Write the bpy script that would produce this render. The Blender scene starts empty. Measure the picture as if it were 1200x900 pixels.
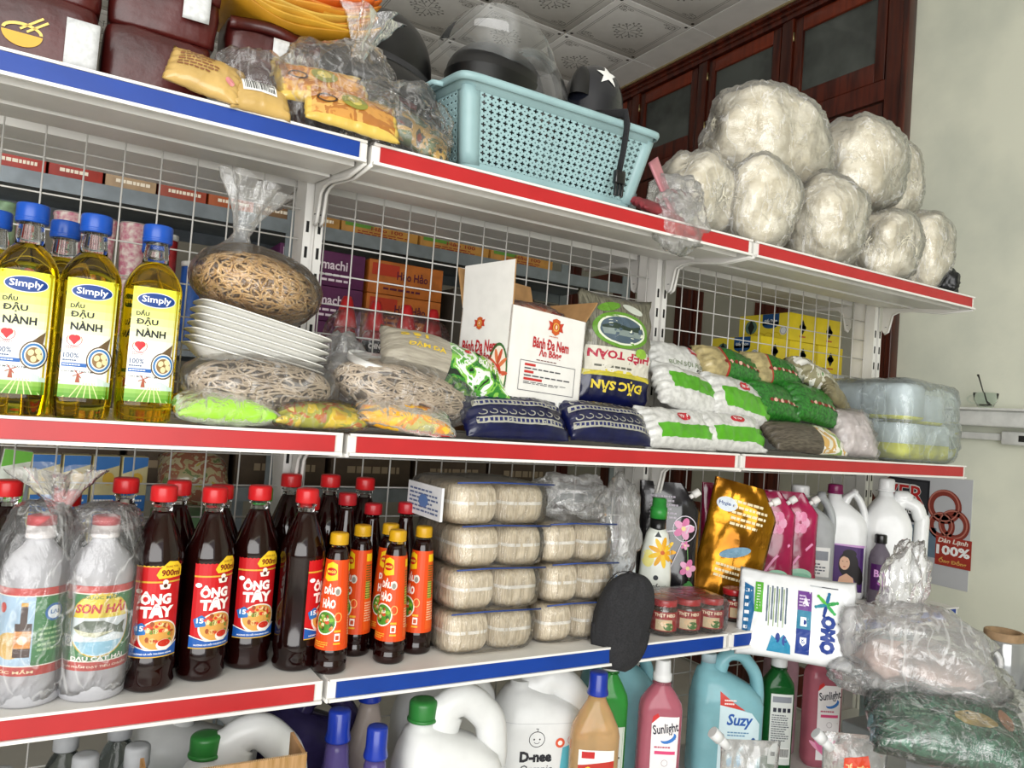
import bpy, bmesh, math, random
import numpy as np
from mathutils import Vector, Matrix, noise
from mathutils.geometry import tessellate_polygon

PI = math.pi
random.seed(7)
scene = bpy.context.scene
COL = scene.collection
H = 1.40                                   # eye height of the photographer

# ---------------------------------------------------------------- camera
cam_d = bpy.data.cameras.new('camera'); cam = bpy.data.objects.new('camera', cam_d); COL.objects.link(cam)
_d = Vector((-537, -7, 901)).normalized()          # into the shelf, in camera axes (x right, y down, z forward)
_r = Vector((1510, 147, 901)); _r = (_r - _d * _r.dot(_d)).normalized()   # along the shelf
_u = _d.cross(_r)
if _u.y > 0: _u = -_u
cam.matrix_world = Matrix(((_r.x, -_r.y, -_r.z, 0), (_d.x, -_d.y, -_d.z, 0), (_u.x, -_u.y, -_u.z, H), (0, 0, 0, 1)))
cam_d.sensor_width = 36; cam_d.lens = 901 / 1200 * 36; cam_d.clip_start = .02
scene.camera = cam

# ---------------------------------------------------------------- light: overcast daylight through the open shop front
scene.view_settings.view_transform = 'Standard'
scene.view_settings.look = 'None'
scene.view_settings.exposure = -0.08
scene.view_settings.gamma = 1
scene.view_settings.use_curve_mapping = False
try:
    scene.cycles.transparent_max_bounces = 24
    scene.cycles.max_bounces = 10
    scene.cycles.transmission_bounces = 8
except Exception:
    pass
world = bpy.data.worlds.new('overcast_sky'); scene.world = world; world.use_nodes = True
world.node_tree.nodes['Background'].inputs[0].default_value = (.90, .96, 1, 1)
world.node_tree.nodes['Background'].inputs[1].default_value = 1.0
def area_light(name, loc, target, sx, sy, power, col):
    l = bpy.data.lights.new(name, 'AREA'); l.shape = 'RECTANGLE'; l.size = sx; l.size_y = sy; l.energy = power; l.color = col
    o = bpy.data.objects.new(name, l); COL.objects.link(o); o.location = loc
    o.rotation_euler = (Vector(target) - Vector(loc)).to_track_quat('-Z', 'Y').to_euler()
    return o
area_light('shopfront_daylight', (-1.15, -1.93, 1.75), (.5, 1.3, 2.2), 3.9, 2.5, 185, (1, .985, .96))

# ---------------------------------------------------------------- materials
def lin(h):
    h = h.lstrip('#'); c = [int(h[i:i+2], 16) / 255 for i in (0, 2, 4)]
    return tuple(x / 12.92 if x <= .04045 else ((x + .055) / 1.055) ** 2.4 for x in c)
MATS = {}
def nt(name):
    m = bpy.data.materials.new(name); m.use_nodes = True
    return m, m.node_tree.nodes, m.node_tree.links, m.node_tree.nodes['Principled BSDF']
def setp(b, **kw):
    for k, v in kw.items():
        k = k.replace('_', ' ')
        if k in b.inputs: b.inputs[k].default_value = v
def mat(col, rough=.45, metal=0., trans=0., ior=1.45, coat=0., var=.07, vscale=25., bump=0., bscale=120., alpha=1., sss=0., spec=.5, name=None, col2=None, stretch=None, detail=3):
    """procedural material: base colour varied by noise, optional bump"""
    key = (col, rough, metal, trans, ior, coat, var, vscale, bump, bscale, alpha, sss, spec, col2, stretch)
    if key in MATS: return MATS[key]
    m, N, L, b = nt(name or ('coat_' + col.lstrip('#')))
    c = lin(col); c2 = lin(col2) if col2 else tuple(x * (1 - var * 3) for x in c)
    setp(b, Roughness=rough, Metallic=metal, IOR=ior, Alpha=alpha)
    b.inputs['Transmission Weight'].default_value = trans
    b.inputs['Coat Weight'].default_value = coat; b.inputs['Coat Roughness'].default_value = .06
    b.inputs['Specular IOR Level'].default_value = spec
    if sss:
        b.inputs['Subsurface Weight'].default_value = sss; b.inputs['Subsurface Radius'].default_value = (.02, .02, .02)
    tc = N.new('ShaderNodeTexCoord'); src = tc.outputs['Object']
    if stretch:
        mp = N.new('ShaderNodeMapping'); mp.inputs['Scale'].default_value = stretch; L.new(src, mp.inputs[0]); src = mp.outputs[0]
    n = N.new('ShaderNodeTexNoise'); n.inputs['Scale'].default_value = vscale; n.inputs['Detail'].default_value = detail; L.new(src, n.inputs['Vector'])
    r = N.new('ShaderNodeValToRGB'); r.color_ramp.elements[0].position = .35; r.color_ramp.elements[1].position = .62
    r.color_ramp.elements[0].color = (*c2, 1); r.color_ramp.elements[1].color = (*c, 1)
    L.new(n.outputs[0], r.inputs[0]); L.new(r.outputs[0], b.inputs['Base Color'])
    if bump:
        n2 = N.new('ShaderNodeTexNoise'); n2.inputs['Scale'].default_value = bscale; n2.inputs['Detail'].default_value = 4; L.new(src, n2.inputs['Vector'])
        bp = N.new('ShaderNodeBump'); bp.inputs['Strength'].default_value = bump; bp.inputs['Distance'].default_value = .004
        L.new(n2.outputs[0], bp.inputs['Height']); L.new(bp.outputs[0], b.inputs['Normal'])
    MATS[key] = m
    return m
def ink(col): return mat(col, .42, var=.02, spec=.4, name='print_' + col.lstrip('#'))
def film(haze=.12, gloss=.55, bscale=45., bump=.5, tint='#ffffff', rough=.12, streak=.14):
    """thin clear plastic film with crinkles"""
    key = ('film', haze, gloss, bscale, bump, tint, rough, streak)
    if key in MATS: return MATS[key]
    m, N, L, b = nt('clear_film'); N.remove(b); out = N['Material Output']
    tr = N.new('ShaderNodeBsdfTransparent'); tr.inputs[0].default_value = (*[.5 + .5 * x for x in lin(tint)], 1)
    gl = N.new('ShaderNodeBsdfGlossy'); gl.inputs['Roughness'].default_value = rough; gl.inputs[0].default_value = (1, 1, 1, 1)
    df = N.new('ShaderNodeBsdfDiffuse'); df.inputs[0].default_value = (*lin(tint), 1)
    tc = N.new('ShaderNodeTexCoord'); mp = N.new('ShaderNodeMapping'); mp.inputs['Scale'].default_value = (1, 1.3, .6); L.new(tc.outputs['Object'], mp.inputs[0])
    n = N.new('ShaderNodeTexNoise'); n.inputs['Scale'].default_value = bscale; n.inputs['Detail'].default_value = 5; n.inputs['Distortion'].default_value = 1.2
    L.new(mp.outputs[0], n.inputs['Vector'])
    bp = N.new('ShaderNodeBump'); bp.inputs['Strength'].default_value = bump; bp.inputs['Distance'].default_value = .012
    L.new(n.outputs[0], bp.inputs['Height'])
    for s in (gl, df): L.new(bp.outputs[0], s.inputs['Normal'])
    fr = N.new('ShaderNodeFresnel'); fr.inputs[0].default_value = 1.5; L.new(bp.outputs[0], fr.inputs['Normal'])
    mul = N.new('ShaderNodeMath'); mul.operation = 'MULTIPLY'; mul.inputs[1].default_value = gloss * 2; mul.use_clamp = True; L.new(fr.outputs[0], mul.inputs[0])
    # crinkle highlights painted into the film: white streaks of haze placed by noise
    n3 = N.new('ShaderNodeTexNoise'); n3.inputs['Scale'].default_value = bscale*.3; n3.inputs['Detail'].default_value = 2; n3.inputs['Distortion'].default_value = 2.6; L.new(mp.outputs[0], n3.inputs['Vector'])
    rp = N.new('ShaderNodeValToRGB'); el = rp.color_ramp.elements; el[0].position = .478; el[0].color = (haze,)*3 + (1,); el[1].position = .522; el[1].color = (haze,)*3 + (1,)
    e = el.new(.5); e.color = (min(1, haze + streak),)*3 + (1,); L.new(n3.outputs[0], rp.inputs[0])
    m1 = N.new('ShaderNodeMixShader'); L.new(rp.outputs[0], m1.inputs[0]); L.new(tr.outputs[0], m1.inputs[1]); L.new(df.outputs[0], m1.inputs[2])
    m2 = N.new('ShaderNodeMixShader'); L.new(mul.outputs[0], m2.inputs[0]); L.new(m1.outputs[0], m2.inputs[1]); L.new(gl.outputs[0], m2.inputs[2])
    L.new(m2.outputs[0], out.inputs[0])
    MATS[key] = m
    return m

# ---------------------------------------------------------------- mesh building
class MB:
    """collects faces with materials; obj() links them as ONE mesh object"""
    def __init__(s): s.v = []; s.f = []; s.m = []; s.sm = []; s.mats = []
    def mi(s, m):
        if m not in s.mats: s.mats.append(m)
        return s.mats.index(m)
    def add(s, vs, fs, m, smooth=True):
        o = len(s.v); s.v.extend([tuple(p) for p in vs]); i = s.mi(m)
        for f in fs:
            s.f.append([o + k for k in f]); s.m.append(i); s.sm.append(smooth)
        return s
    def box(s, x0, x1, y0, y1, z0, z1, m, bev=0):
        if bev:
            bm = bmesh.new(); bmesh.ops.create_cube(bm, size=1)
            for v in bm.verts: v.co = Vector(((x0+x1)/2 + v.co.x*(x1-x0), (y0+y1)/2 + v.co.y*(y1-y0), (z0+z1)/2 + v.co.z*(z1-z0)))
            bmesh.ops.bevel(bm, geom=bm.edges[:], offset=bev, segments=2, affect='EDGES', profile=.5)
            bm.verts.index_update(); s.add([v.co[:] for v in bm.verts], [[v.index for v in f.verts] for f in bm.faces], m, True); bm.free(); return s
        vs = [(x, y, z) for z in (z0, z1) for y in (y0, y1) for x in (x0, x1)]
        return s.add(vs, [(0,2,3,1),(4,5,7,6),(0,1,5,4),(2,6,7,3),(0,4,6,2),(1,3,7,5)], m, False)
    def rings(s, rings, m, cap=(True, True), smooth=True, mfn=None):
        n = len(rings[0]); vs = [p for r in rings for p in r]; base = len(s.v); s.v.extend([tuple(p) for p in vs])
        for i in range(len(rings) - 1):
            for j in range(n):
                k = (j + 1) % n; mm = mfn(i, j) if mfn else m
                s.f.append([base+i*n+j, base+i*n+k, base+(i+1)*n+k, base+(i+1)*n+j]); s.m.append(s.mi(mm)); s.sm.append(smooth)
        if cap[0]: s.f.append([base + j for j in reversed(range(n))]); s.m.append(s.mi(m)); s.sm.append(False)
        if cap[1]: s.f.append([base + (len(rings)-1)*n + j for j in range(n)]); s.m.append(s.mi(m)); s.sm.append(False)
        return s
    def lathe(s, prof, m, n=28, c=(0, 0, 0), cap=(True, True), ridge=0, rn=0):
        rs = []
        for r, z in prof:
            rs.append([(c[0] + (r + (ridge if (rn and j % 2) else 0)) * math.cos(2*PI*j/n), c[1] + (r + (ridge if (rn and j % 2) else 0)) * math.sin(2*PI*j/n), c[2] + z) for j in range(n)])
        return s.rings(rs, m, cap)
    def tube(s, pts, r, m, n=8, rz=None, closed=False):
        """tube along pts; r radius or list; rz optional second radius (flattened)"""
        P = [Vector(p) for p in pts]; k = len(P); rs = r if isinstance(r, (list, tuple)) else [r]*k
        rings = []; up = None
        for i, p in enumerate(P):
            t = (P[min(i+1, k-1)] - P[max(i-1, 0)]).normalized()
            if up is None:
                up = Vector((0, 1, 0)) if abs(t.y) < .9 else Vector((1, 0, 0))
            a = (up - t * up.dot(t)).normalized(); b = t.cross(a); up = a
            q = (rz[i] if isinstance(rz, (list, tuple)) else rz) if rz else rs[i]
            rings.append([p + a * (q * math.cos(2*PI*j/n)) + b * (rs[i] * math.sin(2*PI*j/n)) for j in range(n)])
        return s.rings(rings, m)
    def grid(s, fn, nu, nv, m, mfn=None, smooth=True):
        base = len(s.v); s.v.extend([tuple(fn(i/nu, j/nv)) for j in range(nv+1) for i in range(nu+1)])
        for j in range(nv):
            for i in range(nu):
                a = base + j*(nu+1) + i; mm = mfn((i+.5)/nu, (j+.5)/nv) if mfn else m
                s.f.append([a, a+1, a+nu+2, a+nu+1]); s.m.append(s.mi(mm)); s.sm.append(smooth)
        return s
    def poly_prism(s, pts, axis, a, b, m):
        """extrude 2D polygon: axis 0: pts are (y,z), between x=a and x=b; axis 1: (x,z); axis 2: (x,y)"""
        mk = {0: lambda p, q: (q, p[0], p[1]), 1: lambda p, q: (p[0], q, p[1]), 2: lambda p, q: (p[0], p[1], q)}[axis]
        n = len(pts); tri = tessellate_polygon([[Vector((p[0], p[1], 0)) for p in pts]])
        vs = [mk(p, a) for p in pts] + [mk(p, b) for p in pts]
        fs = [tuple(t) for t in tri] + [tuple(n + i for i in reversed(t)) for t in tri] + [(i, (i+1) % n, n + (i+1) % n, n + i) for i in range(n)]
        return s.add(vs, fs, m, False)
    def mesh(s, name):
        me = bpy.data.meshes.new(name); me.from_pydata(s.v, [], s.f)
        for m in s.mats: me.materials.append(m)
        me.polygons.foreach_set('material_index', s.m); me.polygons.foreach_set('use_smooth', s.sm); me.update()
        return me
    def fixn(s, me):
        bm = bmesh.new(); bm.from_mesh(me); bmesh.ops.recalc_face_normals(bm, faces=bm.faces); bm.to_mesh(me); bm.free()
    def obj(s, name, parent=None, loc=(0, 0, 0), rot=(0, 0, 0), merge=0, fix=True):
        me = s.mesh(name)
        if merge or fix:
            bm = bmesh.new(); bm.from_mesh(me)
            if merge: bmesh.ops.remove_doubles(bm, verts=bm.verts, dist=merge)
            if fix: bmesh.ops.recalc_face_normals(bm, faces=bm.faces)
            bm.to_mesh(me); bm.free()
        return link(name, me, parent, loc, rot)
def link(name, me, parent=None, loc=(0, 0, 0), rot=(0, 0, 0)):
    o = bpy.data.objects.new(name, me); COL.objects.link(o); o.location = loc; o.rotation_euler = rot
    if parent: o.parent = parent
    return o
def tag(o, label=None, cat=None, group=None, kind=None):
    if label: o['label'] = label
    if cat: o['category'] = cat
    if group: o['group'] = group
    if kind: o['kind'] = kind
    return o
def thing(name, label, cat, loc=(0, 0, 0), rot=(0, 0, 0), group=None):
    o = bpy.data.objects.new(name, None); COL.objects.link(o); o.location = loc; o.rotation_euler = rot; o.empty_display_size = .05
    return tag(o, label, cat, group)
def copy_tree(o, parent=None):
    c = o.copy(); COL.objects.link(c); c.parent = parent
    for ch in o.children: copy_tree(ch, c)
    return c
def dup(o, label, loc, rz=None, group=None):
    c = copy_tree(o); c['label'] = label; c.location = loc
    if rz is not None: c.rotation_euler = (c.rotation_euler.x, c.rotation_euler.y, rz)
    if group: c['group'] = group
    return c
def nz(p, s, seed=0): return noise.noise(Vector((p[0]*s + seed*7.3, p[1]*s - seed*3.1, p[2]*s + seed*1.7)))

# superellipse lofted body; sec(z) -> (half width, half depth, exponent, cx)
def ring_se(z, hw, hd, e, cx=0, cy=0, n=40):
    out = []
    for j in range(n):
        a = 2*PI*j/n; c, s_ = math.cos(a), math.sin(a)
        out.append((cx + hw*math.copysign(abs(c)**(2/e), c), cy + hd*math.copysign(abs(s_)**(2/e), s_), z))
    return out
def lerp_prof(prof, z):
    for a, b in zip(prof, prof[1:]):
        if a[0] <= z <= b[0]:
            t = (z - a[0]) / max(1e-9, b[0] - a[0]); return [x + (y - x)*t for x, y in zip(a, b)]
    return prof[0] if z < prof[0][0] else prof[-1]
def loft(mb, prof, m, n=40, cap=(True, True)):
    """prof rows (z, hw, hd, e, cx)"""
    return mb.rings([ring_se(p[0], p[1], p[2], p[3], p[4] if len(p) > 4 else 0, 0, n) for p in prof], m, cap)
def front_of(prof):
    def f(u, v, off):
        p = lerp_prof(prof, v); x = (u - (p[4] if len(p) > 4 else 0)) / p[1]; x = max(-.999, min(.999, x))
        return (u, -p[2] * (1 - abs(x)**p[3])**(1/p[3]) - off, v)
    return f
def cyl_map(r, a0=0):
    rf = r if callable(r) else (lambda v: r)
    def f(u, v, off):
        q = rf(v); a = u / rf(.1) + a0; return ((q+off)*math.sin(a), -(q+off)*math.cos(a), v)
    return f
def flat_map(o, U, V):
    o, U, V = Vector(o), Vector(U).normalized(), Vector(V).normalized(); Nn = U.cross(V)
    return lambda u, v, off: o + U*u + V*v + Nn*off

# ---------------------------------------------------------------- printed labels (flat print as thin mesh layers)
_TX = {}
def text_geo(s, bold=.0, shear=0.):
    k = (s, bold, shear)
    if k not in _TX:
        c = bpy.data.curves.new('lettering', 'FONT'); c.body = s.replace('Đ', 'D'); c.offset = bold; c.shear = shear; c.resolution_u = 2
        o = bpy.data.objects.new('lettering', c); me = o.to_mesh()
        v = np.array([x.co[:2] for x in me.vertices]); f = [tuple(p.vertices) for p in me.polygons]
        o.to_mesh_clear(); bpy.data.objects.remove(o); bpy.data.curves.remove(c)
        for i, ch in enumerate(s):
            if ch == 'Đ':                                  # crossbar of the letter
                pre = s[:i].replace('Đ', 'D'); x0 = 0.
                if pre.strip():
                    c = bpy.data.curves.new('lettering', 'FONT'); c.body = pre.rstrip(); o = bpy.data.objects.new('lettering', c); me = o.to_mesh(); x0 = max(q.co.x for q in me.vertices) + .04; o.to_mesh_clear(); bpy.data.objects.remove(o); bpy.data.curves.remove(c)
                    if pre != pre.rstrip(): x0 += .26
                n0 = len(v); v = np.vstack([v, [[x0 - .02, .31], [x0 + .34, .31], [x0 + .34, .40 + bold], [x0 - .02, .40 + bold]]]); f.append((n0, n0+1, n0+2, n0+3))
        lo, hi = v.min(0), v.max(0)
        _TX[k] = ((v - (lo + hi)/2) / np.maximum(hi - lo, 1e-6), f)
    return _TX[k]
class Print:
    STEP = .00028
    def __init__(s, cell=.012): s.items = []; s.cell = cell
    def _put(s, pts, faces, col, ly): s.items.append((pts, faces, col, ly)); return s
    def rect(s, u0, v0, u1, v1, col, ly=0):
        nu = max(1, int(abs(u1-u0)/s.cell + .5)); nv = max(1, int(abs(v1-v0)/s.cell + .5))
        pts = [(u0 + (u1-u0)*i/nu, v0 + (v1-v0)*j/nv) for j in range(nv+1) for i in range(nu+1)]
        return s._put(pts, [(j*(nu+1)+i, j*(nu+1)+i+1, (j+1)*(nu+1)+i+1, (j+1)*(nu+1)+i) for j in range(nv) for i in range(nu)], col, ly)
    def grad(s, u0, v0, u1, v1, c0, c1, n=8, ly=0):
        a, b = [int(c0[i:i+2], 16) for i in (1, 3, 5)], [int(c1[i:i+2], 16) for i in (1, 3, 5)]
        for i in range(n):
            t = i / (n - 1); c = '#%02x%02x%02x' % tuple(int(x + (y-x)*t) for x, y in zip(a, b))
            s.rect(u0, v0 + (v1-v0)*i/n, u1, v0 + (v1-v0)*(i+1)/n, c, ly)
        return s
    def ell(s, cu, cv, ru, rv, col, ly=1, n=24, a0=0, a1=2*PI, rot=0):
        R = max(1, int(max(ru, rv)/s.cell + .5)); pts = [(cu, cv)]; fs = []
        cr, sr = math.cos(rot), math.sin(rot)
        for k in range(1, R+1):
            for j in range(n):
                a = a0 + (a1-a0)*j/(n if a1-a0 > 6.2 else n-1); x, y = ru*k/R*math.cos(a), rv*k/R*math.sin(a)
                pts.append((cu + x*cr - y*sr, cv + x*sr + y*cr))
        last = n if a1-a0 > 6.2 else n-1
        for j in range(last):
            j2 = (j+1) % n; fs.append((0, 1+j, 1+j2))
            for k in range(1, R): fs.append((1+(k-1)*n+j, 1+k*n+j, 1+k*n+j2, 1+(k-1)*n+j2))
        return s._put(pts, fs, col, ly)
    def ring(s, cu, cv, ru, rv, w, col, ly=1, n=28, a0=0, a1=2*PI):
        pts = []; fs = []
        for j in range(n+1):
            a = a0 + (a1-a0)*j/n; pts += [(cu + ru*math.cos(a), cv + rv*math.sin(a)), (cu + (ru-w)*math.cos(a), cv + (rv-w)*math.sin(a))]
            if j: fs.append((2*j-2, 2*j, 2*j+1, 2*j-1))
        return s._put(pts, fs, col, ly)
    def poly(s, pts, col, ly=1):
        tri = tessellate_polygon([[Vector((p[0], p[1], 0)) for p in pts]])
        return s._put(*s._fine(list(pts), [tuple(t) for t in tri]), col, ly)
    def _fine(s, pts, tris):
        """split long triangle edges so that print follows a curved surface"""
        pts = [tuple(p) for p in pts]; mid = {}; out = []; todo = list(tris); lim = s.cell*1.6
        def m(a, b):
            k = (min(a, b), max(a, b))
            if k not in mid: mid[k] = len(pts); pts.append(((pts[a][0]+pts[b][0])/2, (pts[a][1]+pts[b][1])/2))
            return mid[k]
        while todo and len(out) < 6000:
            a, b, c = todo.pop(); L_ = [(math.dist(pts[a], pts[b]), a, b, c), (math.dist(pts[b], pts[c]), b, c, a), (math.dist(pts[c], pts[a]), c, a, b)]
            d, p, q, r = max(L_)
            if d <= lim: out.append((a, b, c)); continue
            k = m(p, q); todo += [(p, k, r), (k, q, r)]
        return pts, out
    def line(s, pts, w, col, ly=1):
        for a, b in zip(pts, pts[1:]):
            d = math.hypot(b[0]-a[0], b[1]-a[1]) or 1e-6; nx, ny = -(b[1]-a[1])/d*w/2, (b[0]-a[0])/d*w/2
            s._put([(a[0]+nx, a[1]+ny), (a[0]-nx, a[1]-ny), (b[0]-nx, b[1]-ny), (b[0]+nx, b[1]+ny)], [(0, 1, 2, 3)], col, ly)
        return s
    def text(s, t, cu, cv, w, h, col, ly=2, bold=.0, shear=0., rot=0):
        v, f = text_geo(t, min(bold, .08), shear); c, d = math.cos(rot), math.sin(rot); e = 0
        for dx, dy in ((0, 0),):
            q = [(cu + (x*(w-2*e)+dx)*c - (y*h+dy)*d, cv + (x*(w-2*e)+dx)*d + (y*h+dy)*c) for x, y in v]
            g = [t3 for p in f for t3 in ([p] if len(p) == 3 else [(p[0], p[i], p[i+1]) for i in range(1, len(p)-1)])]
            s._put(*s._fine(q, g), col, ly + (.03 if dx or dy else 0))
        return s
    def lines(s, u0, v0, u1, v1, n, col, ly=2, fill=.45, seed=0):
        """rows of tiny unreadable print"""
        rd = random.Random(seed); dv = (v1-v0)/n
        for i in range(n):
            u = u0; e = u1 - (u1-u0)*rd.random()*.3
            while u < e:
                w = (u1-u0)*rd.uniform(.05, .16); s.rect(u, v0+dv*(i+.5-fill/2), min(u+w, e), v0+dv*(i+.5+fill/2), col, ly); u += w + (u1-u0)*.025
        return s
    def barcode(s, u0, v0, u1, v1, ly=2, seed=1):
        rd = random.Random(seed); s.rect(u0, v0, u1, v1, '#f4f4f0', ly); u = u0 + (u1-u0)*.06
        while u < u1 - (u1-u0)*.08:
            w = (u1-u0)*rd.uniform(.012, .04); s.rect(u, v0+(v1-v0)*.15, u+w, v1-(v1-v0)*.08, '#1a1a1a', ly+1); u += w + (u1-u0)*rd.uniform(.015, .035)
        return s
    def obj(s, name, parent, fmap, base=.0004, m=None):
        mb = MB()
        for pts, fs, col, ly in s.items:
            off = base + ly*s.STEP
            mb.add([fmap(u, v, off) for u, v in pts], fs, (m or ink)(col), False)
        o = mb.obj(name, parent, fix=False)
        return tag(o, kind='stuff') if name in ('print', 'ruling', 'slip_print', 'poster_print', 'tile_ornament') else o

# ================================================================ the setting
XW = 3.40                                   # right-hand wall
ZC = H + 2.39                               # ceiling
def struct(o): o['kind'] = 'structure'; return o
m_plaster = mat('#eef0de', .8, var=.05, vscale=2.2, bump=.12, bscale=60, name='aged_plaster', col2='#d8dccd', detail=8)
m_floor = mat('#d9d5ca', .35, var=.05, vscale=3, name='floor_tile')
m_wood = mat('#5c2416', .32, var=.12, vscale=6, stretch=(1, 6, .6), col2='#34120c', coat=.25, name='varnished_wood')
m_wood_v = mat('#54200f', .32, var=.12, vscale=6, stretch=(6, 6, .5), col2='#34120c', coat=.25, name='varnished_wood_upright')
m_ceil = mat('#f3f1ee', .6, var=.02, vscale=9, name='ceiling_board')
m_ceil_dark = mat('#8d8a86', .7, name='ceiling_ornament')
mb = MB(); mb.box(-4, XW, -4.5, 6.2, -.02, 0, m_floor); struct(mb.obj('floor'))
mb = MB(); mb.box(XW, XW + .12, -2.12, 6.2, 0, ZC + .1, m_plaster); struct(mb.obj('wall_right'))
m_back = mat('#8d887c', .85, var=.05, vscale=3, name='back_plaster')
mb = MB(); mb.box(-4, XW, 6.2, 6.32, 0, ZC + .1, m_back); struct(mb.obj('wall_back'))
mb = MB(); mb.box(-4.1, -4, -2.0, 6.2, 0, ZC + .1, m_back); struct(mb.obj('wall_left'))
mb = MB(); mb.box(.9, XW, -2.12, -2.0, 0, ZC + .1, m_plaster); mb.box(-4, .9, -2.12, -2.0, 3.0, ZC + .1, m_plaster); mb.box(-4, -3.2, -2.12, -2.0, 0, 3.0, m_plaster); struct(mb.obj('wall_front'))
# ceiling: slab and loose decorated tiles
ceil = struct(MB().box(-4, XW, -2.0, 6.2, ZC + .012, ZC + .1, m_ceil).obj('ceiling'))
T = .55
tile = MB(); tile.box(-T/2 + .004, T/2 - .004, -T/2 + .004, T/2 - .004, .0, .012, m_ceil, .003)
tp = Print(.2)
w = .006
for a in (.225, .212):
    tp.line([(-a, -a), (a, -a), (a, a), (-a, a), (-a, -a)], .0035, '#97948f', 0)
for k in range(8):
    a = k*PI/4; c, s_ = math.cos(a), math.sin(a); r2 = .105 if k % 2 == 0 else .08
    tp.line([(c*.015, s_*.015), (c*r2, s_*r2)], .004, '#8f8c88', 0)
    for sg in (-1, 1):
        b = a + sg*.3; tp.line([(c*r2*.62, s_*r2*.62), (math.cos(b)*r2*.86, math.sin(b)*r2*.86)], .004, '#8f8c88', 0)
        tp.ell(math.cos(b)*r2*.9, math.sin(b)*r2*.9, .007, .007, '#97948f', 0, 8)
    tp.ell(c*r2, s_*r2, .008, .008, '#8f8c88', 0, 8)
for sx in (-1, 1):
    for sy in (-1, 1):
        for q in range(5):
            tp.ring(sx*(.195 - q*.016), sy*(.195 - (4-q)*.006*(q % 3)), .014, .009, .0035, '#928f8a', 0, 10)
        tp.ring(sx*.188, sy*.188, .022, .022, .004, '#8f8c88', 0, 12)
        tp.ell(sx*(T/2-.028), sy*(T/2-.028), .0105, .0105, '#2a2422', 0, 10)
first = True
for i in range(-3, 7):
    for j in range(-1, 5):
        x = 3.113 + T/2 - .55*i; y = 3.43 + T/2 + T*j
        if x > XW - T/2 + .002 or x < -.1: continue
        if first:
            to = tile.obj('ceiling_tile', ceil, (x, y, ZC)); po = tp.obj('tile_ornament', to, lambda u, v, off: (u, v, -off)); first = False
        else:
            t2 = link('ceiling_tile', to.data, ceil, (x, y, ZC)); link('tile_ornament', po.data, t2)
# cut tiles along the wall
for j in range(-1, 5):
    y = 3.43 + T/2 + T*j; x0 = 3.113
    c2 = MB(); c2.box(x0 + .004, XW, y - T/2 + .004, y + T/2 - .004, 0, .012, m_ceil); 
    c2.obj('ceiling_tile', ceil, (0, 0, ZC))
# wooden cornice and door wall (transom lights over panel doors)
mb = MB()
mb.box(XW - .055, XW, 2.15, 6.2, ZC - .09, ZC, m_wood); mb.box(XW - .075, XW, 2.15, 6.2, ZC - .03, ZC - .005, m_wood, .006); mb.box(XW - .068, XW, 2.15, 6.2, ZC - .062, ZC - .045, m_wood, .006)
struct(mb.obj('trim_1'))
m_gold = mat('#9b8a62', .5, name='cornice_edge')
struct(MB().box(XW - .085, XW - .07, 2.15, 6.2, ZC - .012, ZC + .0, m_gold).obj('trim_2'))
m_pane = mat('#565b57', .12, var=.1, vscale=4, spec=.8, name='dusty_pane', col2='#3c403d')
frame = MB()
frame.box(XW - .05, XW, 2.212, 2.30, 0, ZC - .09, m_wood_v)                       # end jamb
frame.box(XW - .045, XW, 2.30, 6.0, H + 1.66, H + 1.76, m_wood)                   # mid rail
frame.box(XW - .062, XW, 2.185, 2.215, 0, ZC - .09, m_wood_v, .005)
door_wall = struct(frame.obj('door_1'))
pitch = .655
for k in range(5):
    y0 = 2.315 + k*pitch
    # post
    MB().box(XW - .05, XW, y0 + pitch - .09, y0 + pitch - .015, 0, ZC - .09, m_wood_v, .003).obj('post', door_wall)
    # transom sash
    s_ = MB(); ya, yb = y0 + .0, y0 + pitch - .095; za, zb = H + 1.765, ZC - .10
    s_.box(XW - .04, XW - .005, ya, ya + .055, za, zb, m_wood_v, .003); s_.box(XW - .04, XW - .005, yb - .055, yb, za, zb, m_wood_v, .003)
    s_.box(XW - .04, XW - .005, ya + .055, yb - .055, za, za + .1, m_wood, .003); s_.box(XW - .04, XW - .005, ya + .055, yb - .055, zb - .08, zb, mat('#7a2f18', .3, var=.1, vscale=6, stretch=(1, 6, .6), coat=.3, name='warm_wood'), .003)
    so = s_.obj('transom_sash', door_wall)
    MB().box(XW - .022, XW - .016, ya + .05, yb - .05, za + .09, zb - .07, m_pane).obj('pane', so)
    hg = MB()
    for zz in (za + .09, zb - .12): hg.lathe([(.005, 0), (.005, .05)], mat('#b9a878', .35, metal=.8, name='hinge_brass'), 8, (XW - .043, yb + .004, zz))
    hg.obj('hinge', so)
    # door leaf below: panel with pale glass
    d = MB(); zt = H + 1.65
    d.box(XW - .035, XW - .005, ya, ya + .07, .02, zt, m_wood_v); d.box(XW - .035, XW - .005, yb - .07, yb, .02, zt, m_wood_v)
    for a, b in ((.02, .22), (.85, .95), (H + .95, H + 1.05), (zt - .12, zt)): d.box(XW - .035, XW - .005, ya + .07, yb - .07, a, b, m_wood)
    do = d.obj('door_leaf', door_wall)
    MB().box(XW - .022, XW - .015, ya + .06, yb - .06, .2, zt - .1, mat('#a7a697', .3, var=.05, vscale=3, name='frosted_pane')).obj('pane', do)
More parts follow.
